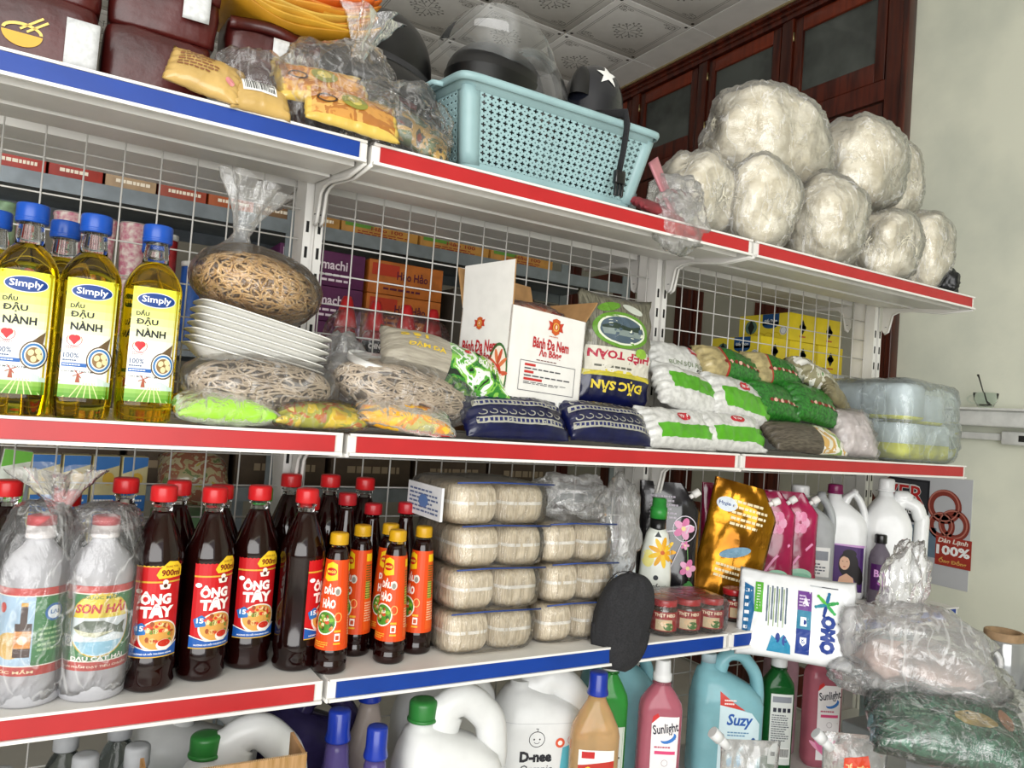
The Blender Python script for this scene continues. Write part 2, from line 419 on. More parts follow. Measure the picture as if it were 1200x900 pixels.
# surface-mounted lighting batten with trunking on the right wall
m_bat = mat('#e3e4e0', .4, var=.04, name='batten_white')
t = thing('wall_batten', 'white plastic cable batten fixed along the plaster wall under the glass cup', 'batten', (XW, 1.68, H + .12))
mb = MB(); mb.box(-.10, 0, -.25, .62, -.03, .035, m_bat, .008); mb.obj('casing', t)
mb = MB(); mb.box(-.13, -.02, -.28, .62, .035, .045, m_bat, .003); mb.obj('ledge', t)
mb = MB(); mb.box(-.04, 0, -.9, .62, -.085, -.055, m_bat, .004); mb.obj('conduit', t)
mb = MB(); mb.box(-.06, 0, -.16, .0, -.10, -.045, m_bat, .006); mb.lathe([(.012, 0), (.012, .004)], mat('#3a3a38', .4), 12, (0, 0, 0)); 
mb.obj('clip', t)
MB().box(-.063, -.06, -.1, -.07, -.085, -.06, mat('#2d2d2b', .5)).obj('screw_head', t)
# glass cup with a spoon on the batten
m_glass = mat('#f2f7f5', .03, trans=1, ior=1.08, var=0, name='clear_glass')
t = thing('glass_cup', 'small clear glass cup with handle standing on the wall batten', 'cup', (XW - .072, 1.74, H + .166))
mb = MB(); mb.lathe([(.022, 0), (.03, .006), (.042, .03), (.047, .062), (.0445, .062), (.039, .032), (.027, .01), (.001, .008)], m_glass, 28); mb.obj('bowl', t)
mb = MB(); mb.tube([(-.0, .04 + .035*math.sin(a), .036 + .018*math.cos(a)) for a in [PI*k/8 for k in range(9)]], .0035, m_glass); mb.obj('handle', t)
MB().lathe([(.001, .0105), (.022, .0108), (.026, .015), (.001, .0155)], mat('#4b3527', .3, name='coffee_dregs'), 20).obj('coffee', t)
t = thing('spoon', 'dark metal teaspoon leaning inside the glass cup', 'spoon', (XW - .072, 1.74, H + .166))
m_sp = mat('#4a4a48', .25, metal=.9, name='spoon_steel')
mb = MB(); mb.tube([(0, -.004, .03), (.0, .012, .07), (0, .03, .125), (0, .036, .14)], [.003, .0022, .003, .005], m_sp); mb.obj('handle', t)
mb = MB(); mb.tube([(0, -.02, .014), (0, -.012, .02), (0, -.004, .03)], [.004, .011, .004], m_sp, rz=[.002, .004, .002]); mb.obj('bowl', t)
# poster on the wall: pale sheet with printed panels
pm = flat_map((XW - .004, 0, 0), (0, -1, 0), (0, 0, 1))
t = tag(MB().box(XW - .003, XW - .0005, 1.81, 2.45, H - .615, H - .14, mat('#c9cbd0', .5, var=.03, vscale=4, name='poster_paper')).obj('poster'), 'pale wall poster with red metal rings printed behind the white jug', 'poster')
P = Print(.1); u = lambda y: -y + .075
def pz(z): return H + z
P.rect(u(2.42), pz(-.36), u(2.07), pz(-.165), '#2a2b30', 0); P.rect(u(2.41), pz(-.35), u(2.08), pz(-.175), '#3a3b40', 1)
P.text('EVER', u(2.215), pz(-.235), .25, .09, '#e8e8e6', 2, bold=.045); P.text('EVER', u(2.215), pz(-.235), .24, .078, '#c03030', 3, bold=.012)
P.text('TECHNOLOGY', u(2.19), pz(-.31), .22, .026, '#e4e4e4', 2, bold=.02)
P.rect(u(2.40), pz(-.50), u(2.03), pz(-.37), '#6c8193', 1); P.rect(u(2.37), pz(-.47), u(2.06), pz(-.40), '#54708a', 2); P.rect(u(2.36), pz(-.425), u(2.07), pz(-.41), '#7d93a5', 3)
for cx, cz, r in ((2.0, -.27, .075), (1.955, -.345, .068), (2.01, -.355, .06)):
    P.ring(u(cx), pz(cz), r, r, .027, '#8d3f35', 1); P.ring(u(cx)-.003, pz(cz)+.003, r-.006, r-.006, .006, '#c07a6c', 2)
P.rect(u(2.03), pz(-.525), u(1.875), pz(-.40), '#a83a30', 3)
P.text('Dàn Lạnh', u(1.955), pz(-.418), .13, .026, '#f2e6dc', 4, bold=.03, shear=.2); P.text('100%', u(1.953), pz(-.457), .145, .042, '#ffffff', 4, bold=.04); P.text('Ống Đồng', u(1.953), pz(-.503), .12, .028, '#e0b060', 4, bold=.03)
P.obj('poster_print', t, pm)

# ================================================================ the white gondola shelving
J = [-.49, .41, 1.31, 2.21]
ZT, ZM, ZL, ZB = H + .42, H - .055, H - .447, H - .83        # shelf heights
YF, YB = 1.20, 1.52
m_white = mat('#e6e4df', .38, var=.03, vscale=7, name='white_enamel', bump=.02)
m_slot = mat('#1c1b1a', .8, name='slot_shadow')
m_red = mat('#b42629', .35, var=.03, vscale=14, name='red_strip'); m_blue = mat('#0a3a92', .35, var=.05, vscale=14, name='blue_strip')
BAY = ['bay nearest the viewer', 'middle bay', 'bay by the plaster wall']
def upright_thing(k, x):
    t = thing('shelf_upright', 'slotted white steel upright ' + ['at the picture edge', 'behind the tied noodle bag', 'behind the standing vermicelli bag', 'at the shelving end near the wall'][k], 'upright', (x, YB, 0))
    mb = MB(); mb.box(-.019, -.004, -.028, .045, 0, H + .47, m_white); mb.box(.004, .019, -.028, .045, 0, H + .47, m_white); mb.box(-.0045, .0045, -.018, .035, 0, H + .469, m_white)
    mb.obj('post', t)
    s_ = MB(); z = ZB + .05
    while z < H + .36:
        for dx in (-.0115, .0115): s_.box(dx - .0028, dx + .0028, -.0286, -.026, z, z + .022, m_slot)
        z += .05
    tag(s_.obj('slot_row', t), kind='stuff')
for k, x in enumerate(J): upright_thing(k, x)
def board(label, x0, x1, ztop, front, back, col, tilt=0., flip=False, br=True):
    """one shelf of one bay: folded steel board, price strip in a white channel"""
    sg = -1 if flip else 1; gon = thing('shelf', label, 'shelf', (0, 0, 0), group='shelving boards')
    def pt(y, z): return (y, z + tilt*abs(y - front))
    b = MB()
    def slab(ya, yb, za, zb, m, xa=x0, xb=x1):
        vs = [(x, *pt(y, z)) for z in (za, zb) for y in (ya, yb) for x in (xa, xb)]
        b.add(vs, [(0,2,3,1),(4,5,7,6),(0,1,5,4),(2,6,7,3),(0,4,6,2),(1,3,7,5)], m, False)
    slab(front, back, ztop - .012, ztop, m_white)
    slab(front + sg*.035, front + sg*.15, ztop - .036, ztop - .011, m_white, x0 + .006, x1 - .006)
    slab(front + sg*.17, back - sg*.012, ztop - .038, ztop - .011, m_white, x0 + .006, x1 - .006)
    slab(front + sg*.155, front + sg*.165, ztop - .022, ztop - .011, m_white)
    bo = b.obj('shelf_board', gon)
    if not col: 
        if br: [bracket(gon, x, ztop, front, back - sg*.015, tilt, flip) for x in (x0 - .0005, x1 + .0005)]
        return gon
    c = MB(); f0, f1 = (front - .006, front) if not flip else (front, front + .006)
    c.box(x0, x1, f0, f1, ztop - .002, ztop + .002, m_white); c.box(x0, x1, f0 - (0 if flip else .002), f1 + (.002 if flip else 0), ztop - .034, ztop - .029, m_white); c.box(x0, x1, front - .001, front + .001, ztop - .032, ztop, m_white)
    c.obj('strip_channel', bo)
    if col: MB().box(x0 + .012, x1 - .012, f0 + .0015, f1 - .0012, ztop - .0285, ztop - .0025, col).obj('price_strip', bo)
    if br:
        for x in (x0 - .0005, x1 + .0005): bracket(gon, x, ztop, front, back - sg*.015, tilt, flip)
    return gon
def bracket(gon, x, ztop, front, back, tilt=0., flip=False):
    sg = -1 if flip else 1; d = abs(back - front); t = tilt*d
    Y = lambda f: front + sg*f*d
    base = [(1.0, t), (1.0, t - .105), (.965, t - .118), (.92, t - .112), (.905, t - .095), (.875, t - .06), (.80, t*.8 - .046), (.68, t*.7 - .042), (.3, -.036), (.0, -.032), (.0, .0)]
    pts = [(Y(a), ztop + z - .002) for a, z in base]
    b = MB(); b.poly_prism(pts, 0, x - .0016, x + .0016, m_white)
    # rolled lower rim
    rim = [(x, Y(a), ztop + z - .002) for a, z in base[2:10]]
    b.tube(rim, .0035, m_white, 6)
    b.lathe([(.004, 0), (.004, .001)], m_slot, 8, (x, Y(.95), ztop + t - .1))
    return b.obj('bracket', gon)
for i in range(3):
    a, b = J[i] + .006, J[i+1] - .006
    board(f'top shelf with {("blue", "red", "red")[i]} price strip, {BAY[i]}', a, b, ZT, YF, YB - .03, (m_blue, m_red, m_red)[i], .11)
    board(f'eye-level shelf with red price strip, {BAY[i]}', a, b, ZM, YF, YB - .03, m_red)
    board(f'lower shelf with {("red", "blue", "blue")[i]} price strip, {BAY[i]}', a, b, ZL, YF, YB - .03, (m_red, m_blue, m_blue)[i])
    board(f'bottom deck shelf carrying cleaning products, {BAY[i]}', a, b, ZB, 1.02, YB - .03, m_red, br=False)
    board(f'far-side top shelf seen from below through the wire, {BAY[i]}', a, b, ZT + .045, 1.83, YB + .05, None, 0, True)
    board(f'far-side eye-level shelf behind the wire back, {BAY[i]}', a, b, ZM, 1.86, YB + .05, None, 0, True)
    board(f'far-side lower shelf behind the wire back, {BAY[i]}', a, b, ZL, 1.86, YB + .05, None, 0, True)
# wire back panels
XS = [[-.465 + .06*k for k in range(15)], [.441 + .06*k for k in range(15)], [1.345 + .06*k for k in range(15)]]
m_wire = mat('#cfcdc8', .4, var=.03, name='white_wire')
for i in range(3):
    for za, zb, z0 in ((H + .46, ZM - .03, H + .43), (ZM - .035, ZB, H - .117)):
        mb = MB()
        for x in XS[i]:
            if J[i] + .022 < x < J[i+1] - .022: mb.tube([(x, YB, zb), (x, YB, za)], .0016, m_wire, 6)
        z = z0
        while z > zb:
            mb.tube([(J[i] + .02, YB + .003, z), (J[i+1] - .02, YB + .003, z)], .0016, m_wire, 6); z -= .06
        tag(mb.obj('wire_mesh_panel'), ('upper' if za > ZM else 'lower') + f' white welded wire mesh back panel, {BAY[i]}', 'wire mesh', 'wire backs')

# ================================================================ builders of goods
# ---- pillow-shaped packet lying along local x; returns mesh builder and its top height function
def pillow(L, W, T, colfn, seed=0, wr=.0035, flat=.42, nu=34, nv=22, ex=3.0, crimp=.0, droop=0.):
    def hgt(s, q):
        e = max(0, 1 - abs(s)**ex)**.55; g = max(0, 1 - abs(q)**2.6)**.6
        return T*e*g
    def outl(s): return 1 - .07*(1 - abs(s)**2) * 0 + .05*abs(s)**4
    def P(s, q, top):
        x = s*L/2; y = q*W/2*outl(s); h = hgt(s, q)
        a1 = nz((x, y, top), 16, seed); a2 = nz((x*1.6, y*.8, top), 30, seed+3)
        w = wr*(.9*a1 + .9*(.3 - min(.5, abs(a2)*2.2)) + .08*nz((x, y, top), 70, seed+5)) * min(1, h/T*2.2)
        fold = wr*.9*math.sin(q*17 + seed + 4*nz((q, s, 0), 2, seed))*max(0, abs(s) - .62)/.38
        z = (h*(1 - flat) if top else -h*flat) + w + fold - droop*(x/L*2)**2
        return (x, y, z + T*flat)
    mb = MB()
    for top in (1, 0):
        mb.grid(lambda a, b: P(2*a-1, 2*b-1, top), nu, nv, None, lambda a, b: colfn(2*a-1, 2*b-1, top))
    def top(u, v, off):
        s, q = max(-.98, min(.98, u/(L/2))), max(-.98, min(.98, v/(W/2)))
        p = P(s, q, 1); return (u, v, p[2] + off + .0006)
    mb.topf = top
    return mb
# ---- lumpy bag body: ellipsoid-ish blob with wrinkles, flat underside at z=0
def blob(mb, c, r, m, seed=0, lump=.12, wr=.02, res=4, sq=2.4, floor=None, fs=3.2, wf=11):
    bm = bmesh.new(); bmesh.ops.create_icosphere(bm, subdivisions=res, radius=1)
    rm = (r[0]*r[1]*r[2])**(1/3)
    for v in bm.verts:
        d = v.co.normalized(); k = (abs(d.x)**sq + abs(d.y)**sq + abs(d.z)**sq)**(-1/sq)
        n1 = noise.noise(Vector((d.x*fs*.5 + seed*5.1, d.y*fs*.5 - seed, d.z*fs*.5 + 2*seed)))
        a = noise.noise(Vector((d.x*wf*.6 + seed, d.y*wf*.6 + 3*seed, d.z*wf*.45)))
        b = noise.noise(Vector((d.x*wf + 9 + seed, d.y*wf, d.z*wf)))
        ridge = max(0, 1 - 4.5*abs(a))**1.5*.9 + max(0, 1 - 4*abs(b))*.5 - .25
        f = k*(1 + lump*n1 + wr*ridge)
        p = Vector((c[0] + d.x*f*r[0], c[1] + d.y*f*r[1], c[2] + d.z*f*r[2]))
        if floor is not None and p.z < floor: p.z = floor + (p.z - floor)*.04
        v.co = p
    bm.verts.index_update(); mb.add([v.co[:] for v in bm.verts], [[v.index for v in f.verts] for f in bm.faces], m, True); bm.free()
    return mb
# ---- ruffled open end of a tied bag, from a tie point upward
def ruffle(mb, c, h, r0, r1, m, k=7, seed=0, lean=(0, 0), n=56, rows=10):
    rs = []
    for i in range(rows+1):
        t = i/rows; r = r0 + (r1-r0)*t**1.3; ring = []
        for j in range(n):
            a = 2*PI*j/n; q = r*(1 + .34*t*math.sin(k*a + seed) + .25*t*nz((math.cos(a), math.sin(a), t*2), 2.3, seed))
            ring.append((c[0] + q*math.cos(a) + lean[0]*t, c[1] + q*.6*math.sin(a) + lean[1]*t, c[2] + h*t*(1 + .16*nz((math.cos(a)*2, math.sin(a)*2, 0), 1.2, seed+4))))
        rs.append(ring)
    return mb.rings(rs, m, (False, False))
# ---- many thin strands as one mesh
def strands(mb, paths, r, m, sides=4):
    A = np.asarray(paths, float); n, k, _ = A.shape
    t = np.gradient(A, axis=1); t /= np.linalg.norm(t, axis=2, keepdims=True) + 1e-9
    ref = np.array([.31, .22, .92]); a = np.cross(t, ref); a /= np.linalg.norm(a, axis=2, keepdims=True) + 1e-9; b = np.cross(t, a)
    ang = np.arange(sides)*2*PI/sides
    V = A[:, :, None, :] + r*(np.cos(ang)[None, None, :, None]*a[:, :, None, :] + np.sin(ang)[None, None, :, None]*b[:, :, None, :])
    V = V.reshape(-1, 3); base = len(mb.v); mb.v.extend(map(tuple, V.tolist()))
    i = mb.mi(m)
    for q in range(n):
        o = base + q*k*sides
        for s_ in range(k-1):
            for j in range(sides):
                j2 = (j+1) % sides; mb.f.append([o+s_*sides+j, o+s_*sides+j2, o+(s_+1)*sides+j2, o+(s_+1)*sides+j]); mb.m.append(i); mb.sm.append(True)
    return mb
def curly(n, c, R, curl, length, seed, k=14, flat=1., inner=.55):
    """n curly strands within an ellipsoid"""
    rd = np.random.RandomState(seed); out = []
    for _ in range(n):
        d = rd.normal(size=3); d /= np.linalg.norm(d); p0 = d*rd.uniform(inner, 1)**.6
        ph, w = rd.uniform(0, 6.28), rd.uniform(3, 7)*rd.choice([-1, 1]); ax = rd.normal(size=3); ax -= d*(ax@d)*.8; ax /= np.linalg.norm(ax); bx = np.cross(d, ax)
        tt = np.linspace(0, 1, k); drift = rd.normal(size=3); drift -= d*(drift@d); drift /= np.linalg.norm(drift)
        pts = p0 + np.outer(tt - .5, drift)*length + curl*(np.outer(np.cos(w*tt+ph), ax) + np.outer(np.sin(w*tt+ph), bx))
        nr = np.linalg.norm(pts, axis=1, keepdims=True); pts = np.where(nr > 1, pts/nr, pts)
        out.append(np.array(c) + pts*np.array(R))
    return out
# ---- screw cap with knurled side
def cap(mb, r, h, m, z=0, x=0, n=48, dome=.12, ridge=.0004):
    mb.lathe([(r*.97, 0), (r, h*.06), (r, h*.8), (r*.96, h*.93), (r*.86, h), (r*.5, h*(1+dome*.3))], m, n, (x, 0, z), ridge=ridge, rn=1)
    return mb
m_clear = mat('#f4f6f4', .04, trans=1, ior=1.25, var=0, name='clear_pet')
def pet(col, rough=.05, trans=.9, ior=1.33): return mat(col, rough, trans=trans, ior=ior, var=0, name='tinted_liquid')

# ---- soy oil bottle
m_oil = pet('#f7dc2e', .02, 1.0, 1.34)
def oil_bottle(label, loc, rz=0, group=None):
    t = thing('oil_bottle', label, 'bottle', loc, (0, 0, rz), group)
    prof = [(0, .034, .030, 3.2), (.004, .038, .034, 3.2), (.03, .0395, .035, 3.4), (.195, .0395, .035, 3.4), (.206, .038, .034, 3), (.218, .033, .031, 2.6), (.229, .026, .025, 2.2), (.238, .0185, .0185, 2)]
    loft(MB(), prof, m_oil, 44).obj('oil_body', t)
    MB().lathe([(.0185, .2382), (.0172, .25), (.0155, .266), (.0155, .268)], m_clear, 28).obj('clear_neck', t)
    m_capb = mat('#1b4fae', .3, var=.02, name='blue_cap')
    c = MB(); c.lathe([(.0195, .2682), (.0205, .270), (.0205, .292), (.0195, .2945), (.012, .295)], m_capb, 40, ridge=.0002, rn=1); c.lathe([(.0208, .272), (.0211, .2725), (.0211, .2745), (.0208, .275)], m_capb, 32)
    c.obj('cap', t)
    P = Print(.006); f = front_of(prof)
    a, b, z0, z1 = -.027, .028, .03, .188
    P.grad(a, .094, b, z1, '#f3f4ef', '#e6ea45', 9); P.rect(a, z0+.022, b, .094, '#f2f3ef', 0)
    P.grad(a, z0, b, z0 + .022, '#5f9a2c', '#a9cf6a', 4)
    for k in range(7): P.line([(-.022 + k*.0075, z0), (-.006 + k*.0028, z0+.02)], .0011, '#d9e8a0', 1)
    P.poly([(a, z0+.02), (-.012, z0+.03), (.0, z0+.024), (.013, z0+.029), (b, z0+.021), (b, z0+.017), (a, z0+.017)], '#cfe6d8', 1)
    P.poly([(-.010, z0+.02), (-.005, z0+.02), (-.0065, z0+.031), (-.0085, z0+.031)], '#a8543a', 2); P.line([(-.013, z0+.028), (-.002, z0+.034)], .0012, '#a8543a', 2); P.line([(-.011, z0+.036), (-.004, z0+.026)], .0012, '#a8543a', 2)
    P.ell(.0, .171, .0225, .0105, '#e9eef6', 1, 32); P.ell(.0, .171, .0215, .0095, '#173f86', 2, 32)
    P.text('Simply', .0, .1705, .034, .0115, '#ffffff', 3, bold=.018)
    P.text('DẦU', -.0145, .1525, .015, .0085, '#14181f', 1, bold=.035); P.text('ĐẬU', -.0085, .1405, .025, .0122, '#14181f', 1, bold=.035); P.text('NÀNH', -.003, .1255, .034, .0125, '#14181f', 1, bold=.035)
    P.ell(-.0165, .1085, .0042, .0042, '#c8242c', 1, 12); P.ell(-.0125, .1085, .0042, .0042, '#c8242c', 1, 12); P.poly([(-.0205, .1075), (-.0085, .1075), (-.0145, .0995)], '#c8242c', 1); P.ring(-.0145, .106, .0085, .0085, .0008, '#c06068', 1, 16, PI*.8, PI*2.2)
    P.lines(-.023, .094, -.007, .098, 2, '#c06068', 1)
    # drop with soy beans, wrapping to the side
    for k, (q, c) in enumerate(((1, '#5f4a32'), (.9, '#f4f0e4'), (.82, '#3a78b4'), (.66, '#f1ede0'), (.56, '#8f6f45'))):
        P.ell(.014, .081, .0145*q, .0185*q, c, 2+k, 24)
    P.poly([(.0065, .094), (.022, .094), (.0255, .128), (.024, .112)], '#6b563c', 2)
    for dx, dz in ((-.003, .003), (.004, .005), (.0, -.005), (.006, -.002)): P.ell(.014+dx, .081+dz, .0032, .0042, '#e9d9a8', 7, 10, rot=dx*90)
    P.text('100%', -.0165, .0855, .016, .0068, '#2b4a7a', 1, bold=.01); P.lines(-.025, .077, -.006, .081, 1, '#3a5580', 1)
    P.rect(-.0255, .0705, .001, .0755, '#2a64b0', 1); P.lines(-.0245, .0717, 0, .0745, 1, '#ffffff', 2)
    P.text('CHO MỘT TRÁI TIM KHỎE', -.003, .0645, .044, .0042, '#20242c', 1, bold=.01)
    P.obj('label', t, lambda u, v, off: f(u*1.16 + .001, .03 + (v - .03)*1.06, off))
    return t
# ---- dark fish-sauce bottle with red label
m_sauce = mat('#1d0504', .07, var=.1, vscale=10, coat=.25, spec=.5, name='dark_sauce', col2='#0d0202')
m_redcap = mat('#c81e22', .3, var=.03, name='red_cap')
def sauce_prof(): return [(.030, 0), (.0345, .004), (.036, .012), (.0335, .022), (.036, .034), (.0365, .045), (.0355, .05), (.0355, .188), (.0368, .194), (.0368, .205), (.034, .216), (.0285, .232), (.021, .253), (.0155, .268), (.0135, .272)]
def ongtay_print(P):
    a, b, z0, z1 = -.034, .034, .054, .186
    P.rect(a, z0, b, z1, '#c4161c', 0); P.rect(a, z1-.003, b, z1, '#e7b93c', 1)
    P.rect(-.034, .16, .034, .1625, '#d9a83a', 1)
    P.poly([(-.004, .172), (.0, .180), (.012, .1915), (.026, .190), (.034, .181), (.034, .168), (.0, .166)], '#f0c52c', 3)
    P.text('DUNG TÍCH', .017, .1838, .018, .0035, '#7a2010', 4); P.text('900ml', .0165, .1745, .028, .0095, '#7c1414', 4, bold=.03)
    P.ell(.009, .161, .004, .004, '#f3ece0', 4, 10); P.poly([(.003, .151), (.015, .151), (.017, .158), (.001, .158)], '#f3ece0', 4); P.ell(.009, .156, .0028, .003, '#5b2a1c', 5, 10)
    P.text('ÔNG', -.002, .1385, .042, .0195, '#fff4ee', 4, bold=.055); P.text('TÂY', .001, .120, .046, .0205, '#fff4ee', 4, bold=.055)
    P.ell(.006, .083, .0285, .024, '#f2e9da', 2, 28); P.ell(.006, .084, .026, .021, '#d9a04e', 3, 28)
    rd = random.Random(3)
    for _ in range(26): P.ell(.006 + rd.uniform(-.019, .019), .087 + rd.uniform(-.012, .014), rd.uniform(.002, .005), rd.uniform(.002, .004), rd.choice(['#e8c07a', '#c47a34', '#f1dca0', '#9a4a22', '#d8402a', '#6f8a35']), 4, 8)
    P.ell(.014, .070, .011, .008, '#f6efe6', 5, 18); P.ell(.014, .0725, .009, .0052, '#c8311e', 6, 16)
    P.poly([(-.03, .096), (-.018, .103), (-.01, .097), (-.012, .086), (-.026, .084)], '#2b6fb5', 4); P.text('15', -.020, .0945, .010, .0075, '#ffffff', 5, bold=.03)
    P.poly([(a, .054), (b, .054), (b, .072), (.018, .062), (-.01, .063), (a, .071)], '#1c57a6', 6); P.poly([(a, .071), (-.01, .063), (.018, .062), (b, .072), (b, .0735), (.018, .0638), (-.01, .0645), (a, .0726)], '#f0e6da', 7)
    P.text('HƯƠNG CÁ HỒI THƯỢNG HẠNG', 0, .0582, .052, .0042, '#ffffff', 7, bold=.02); P.rect(a, .0525, b, .054, '#d9a83a', 7)
    P.ell(-.026, .148, .005, .0035, '#ffffff', 3, 10)
def sauce_bottle(label, loc, rz=0, group=None, face=True, h=1.0, capm=None):
    t = thing('fish_sauce_bottle', label, 'bottle', loc, (0, 0, rz), group)
    MB().lathe([(r, z*h) for r, z in sauce_prof()], m_sauce, 36).obj('bottle_body', t)
    n = MB(); n.lathe([(.0135, .272*h), (.0135, .281*h), (.0165, .2815*h), (.0165, .2835*h), (.0135, .284*h), (.0135, .287*h)], m_clear, 24); n.obj('neck', t)
    c = MB(); cap(c, .0185, .0235, capm or m_redcap, .287*h); c.obj('cap', t)
    if face:
        P = Print(.006); ongtay_print(P); P.obj('label', t, cyl_map(.0358))
    return t
# ---- seasoning bottle with orange sleeve
def maggi_bottle(label, loc, rz=0, group=None):
    t = thing('seasoning_bottle', label, 'bottle', loc, (0, 0, rz), group)
    rr = [(0, .0245), (.004, .0275), (.018, .0272), (.02, .026), (.024, .0272), (.036, .0268), (.038, .0265), (.186, .0185), (.196, .0165), (.203, .0125)]
    rf = lambda v: lerp_prof(rr, v)[1]
    MB().lathe([(r, z) for z, r in rr], m_sauce, 32).obj('bottle_body', t)
    MB().lathe([(.0125, .2032), (.0125, .2075)], m_clear, 20).obj('neck', t)
    c = MB(); cap(c, .0148, .019, mat('#c99a16', .35, var=.03, name='yellow_cap'), .2075); c.lathe([(.0152, .2075), (.0156, .209), (.0152, .211)], mat('#c99a16', .35, var=.03), 24); c.obj('cap', t)
    P = Print(.005); W_ = .0225*PI - .002
    P.rect(-W_, .039, W_, .184, '#dc4a12', 0)
    P.poly([(-.012, .176), (.0, .181), (.010, .177), (.012, .152), (-.006, .149), (-.014, .153)], '#f2c81c', 1); P.ell(-.001, .165, .0105, .0065, '#c21d1a', 2, 18); P.text('MAGGI', -.001, .165, .016, .0045, '#fbe24a', 3, bold=.03)
    P.text('DẦU', -.001, .137, .021, .017, '#fff4ea', 1, bold=.05); P.text('HÀO', .0, .115, .023, .018, '#fff4ea', 1, bold=.05)
    P.ell(.0135, .134, .006, .0075, '#d9d4c8', 2, 14); P.ell(.0135, .133, .0035, .005, '#8d877c', 3, 12)
    P.ell(-.003, .083, .0175, .0195, '#f5efe0', 1, 24); P.ell(-.003, .083, .0155, .0172, '#4f8a2a', 2, 24)
    rd = random.Random(5)
    for _ in range(22): P.ell(-.003 + rd.uniform(-.011, .011), .083 + rd.uniform(-.012, .012), rd.uniform(.002, .004), rd.uniform(.002, .0035), rd.choice(['#e2d9a2', '#c8502c', '#7ab02e', '#2d5a1c', '#e89a50', '#f0e8d0']), 3, 8)
    P.ring(.017, .092, .006, .008, .0015, '#f3b060', 1, 14)
    P.rect(.013, .054, .021, .066, '#fff4ea', 1); P.rect(.0145, .056, .0195, .063, '#c8502c', 2); P.rect(.012, .068, .022, .0715, '#f2b02a', 1); P.rect(.012, .0485, .022, .0515, '#f2b02a', 1)
    P.lines(-.02, .043, .006, .053, 3, '#f6b83c', 1)
    # back panel of small print
    P.rect(.034, .045, .056, .18, '#e05a1c', 1); P.rect(.036, .165, .052, .178, '#f2c81c', 2); P.lines(.036, .1, .053, .16, 14, '#3c5a1e', 2, seed=2); P.rect(.036, .1, .046, .13, '#b7b04a', 2); P.lines(.036, .06, .053, .095, 8, '#f3c9a0', 2, seed=4)
    P.obj('label', t, cyl_map(rf))
    return t
# ---- household jug: lofted body, offset neck with cap, loop handle
def jug(label, loc, rz, w, d, h, body, capm, group=None, name='detergent_jug', capr=.024, caph=.03, neckx=-.23, htop=.93, cap_on=True, ribs=False, hr=.017, cat='jug', hx=.36, ho=0.56):
    t = thing(name, label, cat, loc, (0, 0, rz), group)
    nx = neckx*w; hb = h*.62
    prof = [(0, w*.46, d*.44, 3.6, 0), (.006, w*.485, d*.48, 3.8, 0), (.02, w*.5, d*.5, 4, 0), (hb, w*.5, d*.5, 4, 0), (hb + h*.06, w*.475, d*.485, 3.4, -w*.012), (hb + h*.13, w*.40, d*.44, 2.8, nx*.28), (hb + h*.19, w*.28, d*.36, 2.4, nx*.62), (hb + h*.235, w*.17, d*.26, 2.1, nx*.95), (hb + h*.255, capr*.95, capr*.95, 2, nx), (hb + h*.29, capr*.9, capr*.9, 2, nx)]
    loft(MB(), prof, body, 44).obj('jug_body', t)
    zt = h*htop; hs = [(nx + capr*1.25, 0, hb + h*.19), (nx + capr*1.7, 0, zt - h*.05), (nx + capr*2.6, 0, zt), (w*.18, 0, zt - h*.005), (w*(hx-.06), 0, zt - h*.06), (w*(hx+.05), 0, zt - h*.15), (w*(hx+.09), 0, h*.70), (w*(hx+.09), 0, h*.6), (w*(hx+.07), 0, h*ho)]
    # smooth the handle path
    path = []
    for i in range(len(hs)-1):
        p0, p1, p2, p3 = [Vector(hs[max(0, min(len(hs)-1, i+k))]) for k in (-1, 0, 1, 2)]
        for q in range(5):
            s_ = q/5; path.append(.5*((2*p1) + (p2-p0)*s_ + (2*p0-5*p1+4*p2-p3)*s_*s_ + (3*p1-p0-3*p2+p3)*s_**3))
    path.append(Vector(hs[-1]))
    hm = MB(); hm.tube(path, [hr*(1.25 if i < 6 else 1.0) for i in range(len(path))], body, 14, rz=d*.2); hm.obj('handle', t)
    if ribs:
        rb = MB(); f = front_of(prof)
        for k in range(9):
            z = hb - .03 - k*.012
            rb.tube([Vector(f(u_, z, .0)) for u_ in np.linspace(-w*.42, -w*.02, 9)], .0028, body, 6)
        rb.obj('grip_ribs', t)
    if cap_on:
        c = MB(); cap(c, capr, caph, capm, hb + h*.29, nx); c.lathe([(capr*1.08, 0), (capr*1.1, .003), (capr*1.04, .006)], capm, 32, (nx, 0, hb + h*.285)); c.obj('cap', t)
    return t, front_of(prof)
